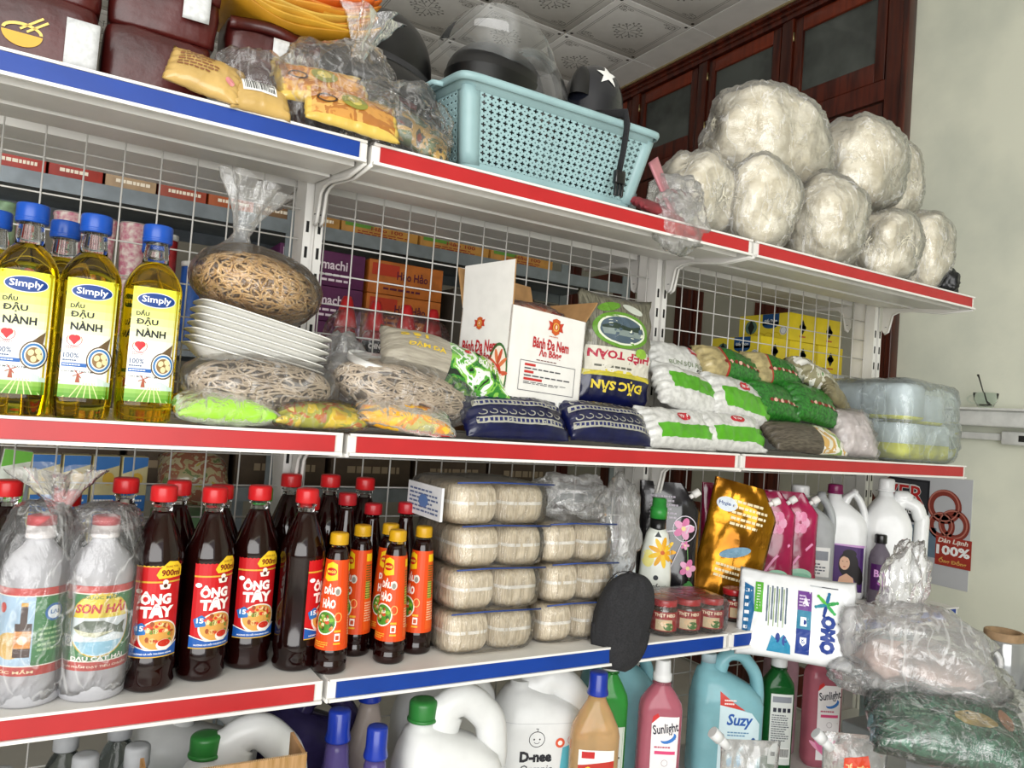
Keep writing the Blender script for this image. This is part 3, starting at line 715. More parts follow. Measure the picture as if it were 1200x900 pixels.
# ---- flat-shouldered cleaner bottle
def cleaner(label, loc, rz, w, d, h, liquid, capm, group=None, name='cleaner_bottle', capr=.0165, caph=.04, step=True, fill=None, shoulder=.72, clearm=None):
    t = thing(name, label, 'bottle', loc, (0, 0, rz), group)
    zs = h - caph; s0 = h*shoulder
    prof = [(0, w*.45, d*.44, 3.2), (.006, w*.49, d*.48, 3.4), (.018, w*.5, d*.5, 3.6), (s0*.93, w*.5, d*.5, 3.6), (s0, w*.47, d*.48, 3.2), (s0 + (zs-s0)*.45, w*.33, d*.38, 2.6), (s0 + (zs-s0)*.8, capr*1.05, capr*1.05, 2), (zs, capr*.86, capr*.86, 2)]
    loft(MB(), prof, liquid, 40).obj('bottle_body', t)
    c = MB()
    if step:
        c.lathe([(capr*1.1, 0), (capr*1.16, .002), (capr*1.16, caph*.34), (capr*1.0, caph*.4), (capr*.92, caph*.95), (capr*.84, caph)], capm, 32, (0, 0, zs))
        c.lathe([(capr*1.22, -.006), (capr*1.22, -.001)], m_clear, 24, (0, 0, zs))
    else:
        c.lathe([(capr*1.12, 0), (capr*1.16, .003), (capr*1.0, caph*.3), (capr*.98, caph*.93), (capr*.88, caph), (capr*.4, caph*1.01)], capm, 40, (0, 0, zs), ridge=.0003, rn=1)
    c.obj('cap', t)
    return t, front_of(prof)
# ---- stand-up refill pouch with corner spout
def pouch_shape(w, h, d, cut=.0, bow=.03):
    hd = lambda z: d/2*max(.0, (1 - (z/h)**1.7))**.75*(1 if z > .012 else .85) + .0012
    def hw(z): return w/2*(1 - .05*math.sin(PI*min(1, z/h)))
    def right(z): return hw(z) if z < h*(1-cut) else hw(z) - (z - h*(1-cut))*.75
    return hd, hw, right
def pouch(label, loc, rot, w, h, d, m, name='refill_pouch', group=None, cut=.22, spout='#f2f0ec', seed=0, cat='pouch', mfn=None, wr=.003, spout_r=.0085):
    t = thing(name, label, cat, loc, rot, group); hd, hw, right = pouch_shape(w, h, d, cut)
    def P(a, b, sg):
        z = h*b; x = -hw(z) + (hw(z)+right(z))*a; xr = 2*a - 1
        y = sg*hd(z)*max(0, 1 - abs(xr)**2.4)**.8
        y += wr*(nz((x, sg, z), 26, seed) + .6*nz((x*1.5, sg, z*.7), 60, seed))*(1 if 0 < b < 1 and 0 < a < 1 else 0)
        return (x, y, z)
    mb = MB()
    for sg in (-1, 1): mb.grid(lambda a, b: P(a, b, sg), 22, 30, m, (lambda a, b: mfn(a, b)) if mfn else None)
    mb.obj('pouch_body', t, merge=.0005)
    if spout:
        ms = mat(spout, .35, var=.02, name='spout_plastic'); zc = h*(1-cut*.5); xc = (right(zc))
        s_ = MB(); d2 = Vector((.8, 0, .6)).normalized(); p = Vector((xc - .004, 0, zc))
        s_.tube([p, p + d2*.012], spout_r*.7, ms, 14); s_.tube([p + d2*.010, p + d2*.0105, p + d2*.028, p + d2*.029], [spout_r, spout_r*1.15, spout_r*1.1, spout_r*.9], ms, 18)
        s_.obj('spout', t)
    def f(u, v, off):
        a = (u + hw(v)) / (hw(v) + right(v)); p = P(max(.02, min(.98, a)), max(.02, min(.98, v/h)), -1); return (p[0], p[1] - off - .0008, p[2])
    return t, f

# ================================================================ middle shelf
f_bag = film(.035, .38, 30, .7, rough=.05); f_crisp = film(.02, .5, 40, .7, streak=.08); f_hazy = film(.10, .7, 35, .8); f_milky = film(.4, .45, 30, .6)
oil_bottle('clear yellow soy oil bottle at the picture edge in the front row', (-.044, 1.272, ZM), .02, 'soy oil bottles')
oil_bottle('clear yellow soy oil bottle in the middle of the front row of three', (.035, 1.272, ZM), .03, 'soy oil bottles')
oil_bottle('clear yellow soy oil bottle of the front row standing next to the white foam trays', (.117, 1.272, ZM), .06, 'soy oil bottles')
oil_bottle('yellow soy oil bottle of the back row showing between the first two front bottles', (-.003, 1.365, ZM), .1, 'soy oil bottles')
oil_bottle('yellow soy oil bottle of the back row hidden behind the front bottle nearest the trays', (.125, 1.375, ZM), -.1, 'soy oil bottles')
oil_bottle('yellow soy oil bottle of the back row at the picture edge', (-.092, 1.37, ZM), 0, 'soy oil bottles')

# bag of crinkled dry noodles, tied at the top
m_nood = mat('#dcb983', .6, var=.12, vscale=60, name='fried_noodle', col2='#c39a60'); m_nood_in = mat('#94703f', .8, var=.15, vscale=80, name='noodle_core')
t = thing('noodle_bag', 'clear tied bag of tan crinkled dry noodles lying on white foam trays', 'bag', (.27, 1.325, ZM + .178), (0, .16, 0))
mb = MB(); blob(mb, (.0, 0, .052), (.088, .075, .042), m_nood_in, 3, .1, .02, 3, 2.2, .002)
strands(mb, curly(700, (0, 0, .052), (.101, .086, .054), .10, .45, 4, 16, inner=.85), .0019, m_nood); tag(mb.obj('noodles', t), kind='stuff')
mb = MB(); blob(mb, (0, 0, .055), (.108, .092, .064), f_crisp, 5, .08, .025, 4, 2.2, -.002); mb.obj('bag_film', t)
mb = MB(); mb.lathe([(.045, .09), (.03, .105), (.018, .12), (.013, .132), (.017, .142)], f_hazy, 24, (-.045, 0, 0), (False, False)); ruffle(mb, (-.045, 0, .14), .085, .016, .05, f_hazy, 6, 2, (.002, 0)); mb.obj('tied_top', t)

# stack of white foam trays
m_foam = mat('#f0efe9', .55, var=.02, vscale=200, bump=.06, bscale=500, name='white_foam')
def tray_mesh():
    mb = MB(); R = []
    for z, hw, hd in ((.0, .078, .05), (.002, .084, .056), (.014, .1, .069), (.0165, .108, .077), (.0155, .1085, .0775), (.018, .108, .077), (.016, .098, .067), (.005, .082, .054)):
        R.append(ring_se(z, hw, hd, 5, n=44))
    mb.rings(R, m_foam); me = mb.mesh('foam_tray'); mb.fixn(me); return me
tm = tray_mesh()
ordn = ['bottom', 'second lowest', 'third lowest', 'middle', 'third highest', 'second highest', 'topmost']
for k in range(7):
    dz = .0115*k; a = .2
    o = link('foam_tray', tm, None, (.275 + dz*math.sin(a)*.9 + .002*math.sin(k*2.1), 1.315, ZM + .09 + dz*math.cos(a)), (.03, a, .02))
    tag(o, f'white foam food tray, {ordn[k]} of the tilted stack under the noodle bag', 'tray', 'foam trays')

# bags of brown vermicelli
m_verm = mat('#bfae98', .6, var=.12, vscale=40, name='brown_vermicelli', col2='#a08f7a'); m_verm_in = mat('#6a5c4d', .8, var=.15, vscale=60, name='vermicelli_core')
def verm_bag(label, loc, R, rot, n, seed, yellow=False):
    t = thing('vermicelli_bag', label, 'bag', loc, rot, None)
    mb = MB(); blob(mb, (0, 0, R[2]*.95), (R[0]*.82, R[1]*.82, R[2]*.8), m_verm_in, seed, .1, .02, 3, 2.6, .004)
    strands(mb, curly(n, (0, 0, R[2]*.98), (R[0]*.96, R[1]*.96, R[2]*.95), .27, .4, seed, 22, inner=.86), .0021, m_verm); tag(mb.obj('vermicelli', t), kind='stuff')
    mb = MB(); blob(mb, (0, 0, R[2]), (R[0]*1.06, R[1]*1.07, R[2]*1.08), f_bag, seed + 2, .06, .03, 4, 2.6, -.002); mb.obj('bag_film', t)
    return t
verm_bag('clear bag of brown curly vermicelli directly under the foam trays', (.288, 1.275, ZM + .022), (.115, .065, .047), (.1, 0, 0), 260, 11)
verm_bag('clear bag of brown curly vermicelli below the leaf-print packet, slumping to the shelf edge', (.53, 1.285, ZM + .028), (.135, .072, .052), (.1, .14, .0), 300, 12)

# flat packets on the shelf edge
def mottled(cols, scale, seed, coat=.4, names='packet_print'):
    """procedural print of several colours in blotches"""
    key = ('mott', tuple(cols), scale, seed)
    if key in MATS: return MATS[key]
    m, N, L, b = nt(names); setp(b, Roughness=.25); b.inputs['Coat Weight'].default_value = coat
    tc = N.new('ShaderNodeTexCoord'); mp = N.new('ShaderNodeMapping'); mp.inputs['Location'].default_value = (seed, seed*2, 0); L.new(tc.outputs['Object'], mp.inputs[0])
    n = N.new('ShaderNodeTexNoise'); n.inputs['Scale'].default_value = scale; n.inputs['Detail'].default_value = 3; n.inputs['Distortion'].default_value = .8; L.new(mp.outputs[0], n.inputs['Vector'])
    r = N.new('ShaderNodeValToRGB'); r.color_ramp.interpolation = 'CONSTANT'
    while len(r.color_ramp.elements) < len(cols): r.color_ramp.elements.new(.5)
    for i, c in enumerate(cols): e = r.color_ramp.elements[i]; e.position = 0 if i == 0 else .36 + .3*(i-1)/max(1, len(cols)-2); e.color = (*lin(c), 1)
    L.new(n.outputs[0], r.inputs[0]); L.new(r.outputs[0], b.inputs['Base Color'])
    MATS[key] = m
    return m
def packet(name, label, cat, loc, rot, L, W, T, colfn, seed, prints=None, group=None, wrap=None, wr=.0035, lift=True, sub='packet_body', flat=.42, ex=3.):
    z = loc[2] + (W/2*math.sin(rot[0])*.8 if lift and rot[0] > 0 else 0) + (abs(L/2*math.sin(rot[1]))*.8 if lift else 0)
    t = thing(name, label, cat, (loc[0], loc[1], z), rot, group)
    mb = pillow(L, W, T, colfn, seed, wr, flat, ex=ex); mb.obj(sub, t, merge=.0004)
    if prints: P = Print(.008); prints(P); P.obj('print', t, mb.topf)
    if wrap:
        mb2 = pillow(L*1.06, W*1.08, T*1.1, lambda *a: wrap, seed+9, wr*1.6, flat); mb2.obj('wrapper_film', t, loc=(0, 0, -.001), merge=.0004)
    return t
gl = lambda c, v=.06: mat(c, .28, coat=.35, var=v, vscale=30, bump=.15, bscale=90, name='glossy_packet_' + c.lstrip('#'))
m_lime = mat('#9ad41c', .3, coat=.3, var=.02, vscale=20, name='lime_foil')
packet('snack_packet', 'lime green wrapped packet on the shelf edge in front of the oil bottles', 'packet', (.229, 1.238, ZM), (.25, 0, .03), .145, .075, .046, lambda *a: m_lime, 21, wrap=f_crisp, wr=.002)
m_yel = mottled(['#d8a81c', '#e3c832', '#a9a834', '#c06a1e', '#e8dc7a'], 26, 1)
packet('snack_packet', 'yellow and olive packet on the shelf edge next to the lime green one', 'packet', (.37, 1.236, ZM), (.3, 0, -.02), .145, .075, .042, lambda *a: m_yel, 22, wrap=f_crisp)
m_yel2 = mottled(['#e0a010', '#e8b81e', '#d8882a', '#b9b060', '#a8a878'], 20, 5)
packet('snack_packet', 'yellow orange packet drooping over the shelf joint with a pointed end', 'packet', (.515, 1.232, ZM - .004), (.35, .10, -.12), .165, .08, .045, lambda *a: m_yel2, 23, wrap=f_crisp)
# white plastic lid and loose plastic wad
t = thing('white_disc', 'round white plastic lid resting on the brown vermicelli bag', 'lid', (.477, 1.285, ZM + .118), (.3, .16, 0))
MB().lathe([(.046, 0), (.0475, .003), (.0475, .012), (.045, .0135), (.0445, .0105), (.0, .0105)], mat('#eeeeea', .35, var=.02, name='white_lid'), 40).obj('lid_disc', t)
t = thing('plastic_wrapper', 'crumpled clear plastic wrapper behind the foam trays and the white lid', 'wrapper', (.42, 1.34, ZM + .06), (0, .3, 0))
mb = MB(); blob(mb, (0, 0, .05), (.05, .04, .065), f_hazy, 31, .3, .06, 4, 2.0, None, 5, 9); mb.obj('wrapper_film', t)
# leaf-print bag
m_vgrey = mat('#a39c8c', .5, var=.12, vscale=90, stretch=(.3, 3, 1), bump=.4, bscale=160, coat=.5, name='vermicelli_in_film', col2='#8c8577')
m_leaf = mottled(['#16241a', '#2f7a2c', '#7db848', '#dfe6dc', '#4f9a34', '#20321f'], 30, 4)
def leafp(P):
    P.text('SỢI', -.085, .012, .05, .018, '#d8b83a', 1, bold=.03); P.text('ĐẬM ĐÀ', -.062, -.014, .07, .016, '#d8b83a', 1, bold=.03)
    P.text('BÚN TƯƠI', .075, -.008, .07, .02, '#eef2e8', 1, bold=.03, rot=-.15); P.ell(.02, .01, .007, .006, '#b82a22', 1, 12); P.ell(.045, .02, .006, .006, '#b82a22', 1, 12)
packet('vermicelli_packet', 'vermicelli packet with green leaf print lying against the white carton', 'packet', (.615, 1.30, ZM + .05), (.75, .24, -.05), .27, .105, .075, lambda s, q, t_: m_leaf if s > -.12 else m_vgrey, 24, leafp, wr=.004)

# white carton, top open
m_card = mat('#e9e7e2', .55, var=.02, vscale=30, name='white_carton'); m_kraft = mat('#b08758', .7, var=.08, vscale=30, name='kraft_board')
CW, CD, CH = .205, .15, .195
t = thing('rice_paper_carton', 'open white carton with red lettering standing on navy packets', 'carton', (.715, 1.232, ZM + .062), (0, .035, .2))
def panel(mb, p, U, V, thick=.003, out=m_card, inn=m_kraft):
    p, U, V = Vector(p), Vector(U), Vector(V); n = U.cross(V).normalized()*thick
    vs = [p, p+U, p+U+V, p+V]; vs += [q - n for q in vs]
    mb.add(vs, [(0,1,2,3)], out, False); mb.add(vs, [(7,6,5,4),(0,4,5,1),(1,5,6,2),(2,6,7,3),(3,7,4,0)], inn, False)
mb = MB(); panel(mb, (0, 0, 0), (CW, 0, 0), (0, 0, CH)); panel(mb, (0, CD, 0), (0, -CD, 0), (0, 0, CH)); panel(mb, (CW, 0, 0), (0, CD, 0), (0, 0, CH)); panel(mb, (CW, CD, 0), (-CW, 0, 0), (0, 0, CH)); panel(mb, (0, CD, 0), (CW, 0, 0), (0, -CD, 0))
mb.obj('carton_body', t, fix=False)
mb = MB(); panel(mb, (0, CD, CH), (0, -CD, 0), (-.004, 0, .085)); mb.obj('flap', t, fix=False)
mb = MB(); panel(mb, (CW, CD, CH), (-CW, 0, 0), (0, .03, .085)); mb.obj('flap', t, fix=False)
mb = MB(); panel(mb, (CW, 0, CH), (0, CD, 0), (.03, 0, .045)); mb.obj('flap', t, fix=False)
def emblem(P, cu, cv, s):
    P.poly([(cu - s*.62, cv + s*.8), (cu, cv + s), (cu + s*.62, cv + s*.8), (cu + s*.62, cv - s*.7), (cu, cv - s), (cu - s*.62, cv - s*.7)], '#c85a28', 1)
    for q in (-1, 1): P.poly([(cu + q*s*.5, cv + s*.45), (cu + q*s*1.25, cv + s*.6), (cu + q*s*1.0, cv + s*.05), (cu + q*s*1.25, cv - s*.5), (cu + q*s*.5, cv - s*.4)], '#c2402a', 1)
    P.ell(cu, cv, s*.5, s*.5, '#e0b050', 2, 18); P.ell(cu, cv, s*.36, s*.36, '#c2402a', 3, 16); P.ell(cu, cv, s*.16, s*.26, '#f0d8b0', 4, 12)
P = Print(.2)
emblem(P, CW*.58, CH*.875, .017); P.lines(CW*.5, CH*.765, CW*.66, CH*.78, 1, '#c85a28')
P.text('Bánh Đa Nem', CW*.54, CH*.685, .100, .021, '#b8242a', 1, bold=.03); P.text('Ăn Bông', CW*.54, CH*.595, .062, .023, '#b8242a', 1, bold=.03)
P.lines(CW*.36, CH*.505, CW*.72, CH*.525, 1, '#6d3a38')
P.line([(CW*.16, CH*.20), (CW*.90, CH*.20), (CW*.90, CH*.49), (CW*.16, CH*.49), (CW*.16, CH*.20)], .0012, '#5b5a60', 1)
for k, zz in enumerate((.455, .385, .315)): P.rect(CW*.22, CH*(zz-.012), CW*(.36 if k == 0 else .34 if k == 1 else .46), CH*(zz+.012), '#c23430', 1); P.lines(CW*.22, CH*(zz-.05), CW*.86, CH*(zz-.022), 1 + (k == 2), '#4a4a50', 1, seed=k)
P.lines(CW*.06, CH*.05, CW*.5, CH*.13, 3, '#4a4a50', 1, seed=9); P.barcode(CW*.70, CH*.045, CW*.92, CH*.135, 1)
P.obj('front_print', t, flat_map((0, -.0006, 0), (1, 0, 0), (0, 0, 1)))
P = Print(.2)
emblem(P, CD*.40, CH*.83, .013); P.text('Bánh Đa Nem', CD*.44, CH*.60, .105, .024, '#b8242a', 1, bold=.03); P.text('Ăn Bông', CD*.50, CH*.50, .065, .026, '#b8242a', 1, bold=.03); P.lines(CD*.25, CH*.36, CD*.8, CH*.385, 1, '#6d3a38')
P.ell(CD*.83, CH*.33, CD*.2, CH*.30, '#3f6b3a', 1, 28); P.ell(CD*.84, CH*.33, CD*.165, CH*.27, '#f0e4d4', 2, 28)
for k in range(10): a = k*PI/5; P.ell(CD*.84 + CD*.1*math.cos(a), CH*.33 + CH*.17*math.sin(a), .0045, .016, '#d8744a' if k % 2 else '#c8553a', 3, 12, rot=a - PI/2)
P.ell(CD*.84, CH*.33, .012, .018, '#c23a2a', 4, 16)
P.obj('side_print', t, flat_map((-.0006, CD, 0), (0, -1, 0), (0, 0, 1)))
m_prawn = mottled(['#c8502a', '#d8703a', '#e8b090', '#b83a20', '#e0864a'], 24, 7)
packet('snack_packet', 'orange packet lying in the open white carton', 'packet', (.80, 1.325, ZM + .062 + CH - .03), (.1, -.06, .2), .16, .10, .05, lambda *a: m_prawn, 25, wrap=f_crisp, lift=False)

# navy packets with silver ornament
m_navy = gl('#0c1240', .12)
def navyp(P):
    for v in (-.032, .006): P.rect(-.095, v, .095, v+.012, '#a3a296', 1); [P.rect(-.09 + k*.0095, v+.003, -.084 + k*.0095, v+.009, '#20265a', 2) for k in range(20)]
    for k in range(9):
        for sg in (-1, 1): P.ring(-.08 + k*.02, -.010 if sg < 0 else .030, .0085, .006, .0022, '#9a9990', 1, 12, 0 if sg > 0 else PI, PI*1.5 if sg > 0 else PI*2.5)
packet('rice_packet', 'navy packet with silver scrollwork under the white carton', 'packet', (.742, 1.252, ZM), (.85, 0, .02), .225, .095, .055, lambda *a: m_navy, 26, navyp)
packet('rice_packet', 'navy packet with silver scrollwork beneath the upside-down special bag', 'packet', (.962, 1.258, ZM), (.85, .03, .0), .205, .095, .055, lambda *a: m_navy, 27, lambda P: (navyp(P), P.text('NGON', .0, .044, .05, .012, '#d8b83a', 2, bold=.03, rot=PI)))
# upside-down vermicelli bag
m_hcl = mat('#7d7a69', .35, var=.15, vscale=70, stretch=(4, .5, 1), bump=.4, bscale=140, coat=.5, name='vermicelli_grey', col2='#4f4c3f')
def hiep(s, q, t_):
    if q < -.42: return m_navy
    if q < -.34: return gl('#b9b03a')
    return m_hcl
def hiepp(P):
    P.poly([(-.08, -.055), (-.03, -.043), (.03, -.043), (.08, -.055), (.08, -.06), (.03, -.049), (-.03, -.049), (-.08, -.06)], '#c8b83a', 1)
    P.text('ĐẶC SẢN', .0, -.077, .125, .03, '#d9c23e', 2, bold=.04, rot=PI)
    P.rect(-.08, -.048, .08, .004, '#cdc9bb', 1); P.text('HIỆP TOÀN', 0, -.012, .15, .028, '#a81e3a', 2, bold=.04, rot=PI); P.lines(-.06, -.042, .06, -.032, 1, '#5a5a50', 2)
    P.ell(.0, .045, .07, .04, '#5f8f2e', 2, 30); P.ell(.0, .045, .06, .033, '#d8dcc8', 3, 30); P.ell(0, .045, .055, .029, '#4a5a66', 4, 30); P.poly([(-.05, .045), (.05, .045), (.045, .032), (-.045, .032)], '#7d8a86', 5); P.poly([(-.05, .05), (-.02, .058), (.02, .052), (.05, .06), (.05, .045), (-.05, .045)], '#2c3a30', 6)
    P.ell(.05, .0, .016, .011, '#86b03a', 5, 14); P.ell(-.03, .094, .03, .01, '#5f8f2e', 2, 18, rot=.3); P.ell(.03, .096, .025, .009, '#c0c4b8', 2, 18, rot=-.3)
packet('vermicelli_packet', 'tall vermicelli bag standing upside down with navy band and yellow lettering', 'packet', (1.035, 1.36, ZM + .07 + .125), (PI/2 - .1, .05, -.12), .185, .25, .08, hiep, 28, hiepp, lift=False, wr=.005, flat=.5)

# white noodle packets with green band
m_wpk = mat('#d2d2ce', .32, coat=.25, var=.07, vscale=95, bump=.05, bscale=40, name='white_packet', detail=1); m_gband = gl('#55a81e', .08)
def wg(label, loc, rot, L, W, T, seed, q0=-.75, q1=-.12, logo=True):
    def cf(s, q, t_): return m_gband if (t_ and q0 < q < q1 and s > -.72) else m_wpk
    def pr(P):
        if logo: P.ell(L*.05, W*.16, .019, .011, '#b82430', 1, 20); P.text('VINA', L*.05, W*.16, .026, .009, '#f4e8e4', 2, bold=.03)
    return packet('noodle_packet', label, 'packet', loc, rot, L, W, T, cf, seed, pr, 'white noodle packets', wr=.008)
wg('white noodle packet with green band at the front edge next to the navy packet', (1.155, 1.262, ZM), (.95, 0, .02), .205, .10, .055, 41)
wg('white noodle packet with green band at the front edge above the shelf joint', (1.315, 1.262, ZM), (.95, .02, -.02), .195, .10, .055, 42)
wg('white noodle packet with tilted green band in the second layer beside the upside-down bag', (1.222, 1.315, ZM + .068), (.95, .15, .05), .195, .115, .06, 43, -.35, .35, False)
wg('white noodle packet with tilted green band in the second layer beside the green packets', (1.375, 1.31, ZM + .058), (.95, .14, .02), .195, .12, .06, 44, -.7, .1)
t = packet('noodle_packet', 'white noodle packet with red logo on top of the pile, no green band', 'packet', (1.245, 1.385, ZM + .148), (.95, .06, .05), .18, .10, .06, lambda *a: m_wpk, 45, lambda P: (P.text('BÚN SỢI RÚT', .01, -.025, .12, .016, '#7f8a72', 1, bold=.02), P.rect(.03, .005, .055, .028, '#b83a40', 1), P.text('VINA', .0425, .0165, .02, .01, '#f0d8d8', 2, bold=.03)), 'white noodle packets', wr=.006)
# green packets
m_grn = mat('#2c7a26', .35, coat=.3, var=.2, vscale=160, bump=.2, bscale=120, name='green_packet', col2='#174d18'); m_tan = mat('#b8a878', .35, coat=.3, var=.15, vscale=50, name='tan_packet'); m_rl = gl('#a82a22')
def grn(label, loc, rot, L, W, T, seed, tan=True):
    def cf(s, q, t_):
        if tan and s < -.42: return m_tan
        if tan and s < -.34: return m_rl
        return m_grn
    def pr(P):
        for k in range(9): P.ell(-L*.22 + k*L*.075, -W*.18, .006, .005, '#d8a898' if k % 2 else '#7a2a24', 1, 8)
    return packet('bean_packet', label, 'packet', loc, rot, L, W, T, cf, seed, pr, 'green packets', wr=.006)
grn('green packet with red and tan end on top of the pile beside the white packet', (1.41, 1.375, ZM + .15), (.9, .08, .03), .20, .10, .065, 51)
grn('green packet with tan end on top of the pile below the yellow tea boxes', (1.575, 1.38, ZM + .155), (.9, .06, .0), .18, .10, .065, 52)
grn('dark green packet in the second layer behind the white packets', (1.51, 1.32, ZM + .075), (.95, .05, 0), .16, .11, .06, 53, False)
grn('dark green packet in the second layer next to the pale blue bag', (1.655, 1.32, ZM + .07), (.95, .12, 0), .17, .12, .06, 54, False)
m_fol = mottled(['#3a7a36', '#c9c6b4', '#8f8a6c', '#e2e0d8', '#5a9a4a'], 16, 3)
packet('bean_packet', 'clear and green crumpled packet at the end of the pile top', 'packet', (1.73, 1.37, ZM + .15), (.7, .2, .1), .16, .10, .06, lambda *a: m_fol, 55, wr=.009)
m_olive = mat('#8d8463', .4, coat=.3, var=.15, vscale=20, bump=.3, name='olive_film')
packet('plastic_wrapper', 'crumpled olive plastic wrapper slipping off the green packets', 'wrapper', (1.775, 1.33, ZM + .095), (1.0, .5, .2), .15, .07, .04, lambda *a: m_olive, 56, wr=.01)
m_pearl = mat('#cfc6c4', .25, coat=.4, var=.1, vscale=30, bump=.3, name='pearly_film')
packet('noodle_packet', 'pearly white bag end between the green packets and the pale blue bag', 'packet', (1.775, 1.275, ZM + .01), (1.1, 0, -.3), .12, .13, .06, lambda *a: m_pearl, 57, wrap=f_bag, wr=.007)
m_bs = mat('#5f574b', .5, var=.2, vscale=120, stretch=(.4, 4, 1), bump=.15, bscale=100, coat=.3, name='dark_vermicelli', col2='#39332a'); m_blab = mottled(['#d8d4c4', '#c8a05a', '#e8e4d8', '#8aa860', '#d0b880'], 22, 9)
packet('vermicelli_packet', 'clear packet of dark grey vermicelli with pale label at the shelf edge', 'packet', (1.555, 1.245, ZM), (.7, .03, -.02), .25, .09, .055, lambda s, q, t_: m_blab if s > .25 else m_bs, 58)
# nappies in a pale blue bag
t = thing('tissue_bag', 'pale blue translucent bag packed with white and yellow tissue packs at the shelf end', 'bag', (2.075, 1.37, ZM), (0, 0, .02))
m_tis = mat('#e3e8ea', .5, var=.04, vscale=20, bump=.2, bscale=40, name='white_tissue_pack'); m_ty = mat('#e4dc1c', .45, var=.05, name='yellow_band')
for k, (x, y, z, s_) in enumerate(((-.065, -.075, 0, 1), (.065, -.07, 0, 1), (-.06, .075, 0, 1), (.065, .075, 0, 1), (-.06, -.065, .108, 1), (.068, -.05, .10, .85), (-.05, .08, .108, 1))):
    yb_ = .045 if z == 0 else .012
    mb = MB(); loft(mb, [(.002, .055, .062, 5), (.008, .06, .068, 5), (yb_*s_, .061, .069, 5)], m_ty, 28); loft(mb, [(yb_*s_, .061, .069, 5), (.09*s_, .061, .069, 5), (.1*s_, .056, .063, 5)], m_tis, 28); mb.obj('tissue_pack', t, (x, y, z + .006), (0, 0, .02*k))
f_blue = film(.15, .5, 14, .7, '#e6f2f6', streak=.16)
mb = MB(); blob(mb, (0, 0, .112), (.148, .165, .118), f_blue, 61, .04, .03, 5, 6.5, .001, 3, 10); mb.obj('bag_film', t)

# ================================================================ lower shelf
# two fish-sauce jugs tied in clear bags
m_hdpe = mat('#b4b4b8', .4, var=.03, sss=.1, name='grey_translucent_plastic')
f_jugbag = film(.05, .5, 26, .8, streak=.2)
def fish_jug(label, loc, rz, kind, seed):
    t = thing('bagged_sauce_jug', label, 'bottle', loc, (0, 0, rz), 'bagged fish sauce jugs')
    MB().lathe([(.038, 0), (.0425, .004), (.0435, .02), (.0425, .05), (.0425, .165), (.0435, .172), (.042, .184), (.034, .2), (.022, .212), (.0165, .22), (.0165, .224)], m_hdpe, 36).obj('jug_body', t)
    c = MB(); c.lathe([(.0185, .224), (.019, .226), (.0175, .25), (.015, .252)], mat('#e4dedc', .4, name='shrink_seal'), 28); c.lathe([(.0188, .242), (.0182, .2535), (.014, .255)], mat('#c8323a', .4, name='seal_red'), 28); c.obj('cap', t)
    P = Print(.006); W_ = .062; z0, z1 = .045, .162
    P.rect(-W_, z0, W_, z1, '#2c7a3c', 0); P.rect(-W_, z0, W_, z0+.012, '#b83028', 1); P.rect(-W_, z0+.012, W_, z0+.0135, '#f0e8dc', 1); P.rect(-W_, z1-.01, W_, z1, '#c23a34', 1); P.rect(-W_, z1-.0115, W_, z1-.01, '#f0e8dc', 1)
    if kind == 0:
        P.rect(-.05, z0+.0135, .006, z1-.0115, '#a9c6dc', 1); P.ell(-.022, .085, .02, .018, '#d8b060', 2, 18); P.rect(-.016, .07, .004, .115, '#3a1c12', 3); P.rect(-.010, .115, -.002, .138, '#3a1c12', 3); P.rect(-.010, .138, -.002, .143, '#d8a02a', 4); P.rect(-.016, .082, .004, .105, '#d88a2a', 4); P.ell(-.006, .093, .006, .006, '#f0e0c0', 5, 12)
        P.ell(-.035, .135, .005, .007, '#c83a30', 3, 12); P.ell(.03, .128, .012, .012, '#2f6db0', 2, 20); P.ell(.03, .128, .009, .009, '#dfe8f0', 3, 18); P.text('LẠI', .03, .128, .011, .007, '#2f6db0', 4, bold=.03)
        P.lines(.012, .075, .055, .11, 5, '#9ac08a', 2); P.text('NƯỚC MẮM', -.02, z0+.0062, .06, .006, '#f3d9b0', 3, bold=.02)
    else:
        P.ell(.002, .108, .042, .045, '#d9b83a', 1, 36); P.ell(.002, .108, .040, .043, '#dfe9ee', 2, 36); P.poly([(-.034, .118), (-.028, .138), (-.01, .151), (.014, .151), (.032, .138), (.038, .118)], '#e8d030', 3); P.poly([(-.03, .085), (.034, .085), (.02, .07), (.0, .066), (-.018, .07)], '#8fc4dc', 3)
        P.text('NƯỚC MẮM', .002, .1475, .045, .007, '#26703a', 4, bold=.02); P.text('SƠN HẢI', .002, .1325, .066, .0165, '#c81e22', 4, bold=.04, shear=.15)
        P.poly([(-.032, .104), (-.018, .114), (.006, .114), (.024, .105), (.036, .112), (.033, .100), (.036, .092), (.02, .097), (-.002, .091), (-.022, .094)], '#5d6a5a', 5); P.poly([(-.032, .103), (-.01, .098), (.02, .099), (-.002, .091), (-.022, .094)], '#c9c8a0', 6); P.ell(-.025, .1035, .0018, .0018, '#10140f', 7, 8)
        P.text('ĐẠU CÁT HẢI', .002, .062, .07, .0095, '#f3f0e8', 4, bold=.035); P.text('SẢN PHẨM ĐẠT TIÊU CHUẨN', 0, z0+.006, .09, .0055, '#f6dcc8', 3, bold=.02); P.rect(-.046, .078, -.032, .094, '#eef0ea', 4); P.ring(-.039, .086, .005, .005, .001, '#3a5a8a', 5)
        P.ell(-.043, .147, .006, .006, '#d8a8c0', 3, 14)
    P.obj('label', t, cyl_map(.0427))
    f = MB(); blob(f, (0, 0, .132), (.054, .054, .138), f_jugbag, seed, .06, .03, 5, 3.2, -.001, 3, 10); f.obj('bag_film', t)
    return t
t = fish_jug('bagged grey fish sauce jug at the picture edge with the bag knotted above', (.003, 1.262, ZL), -.1, 0, 71)
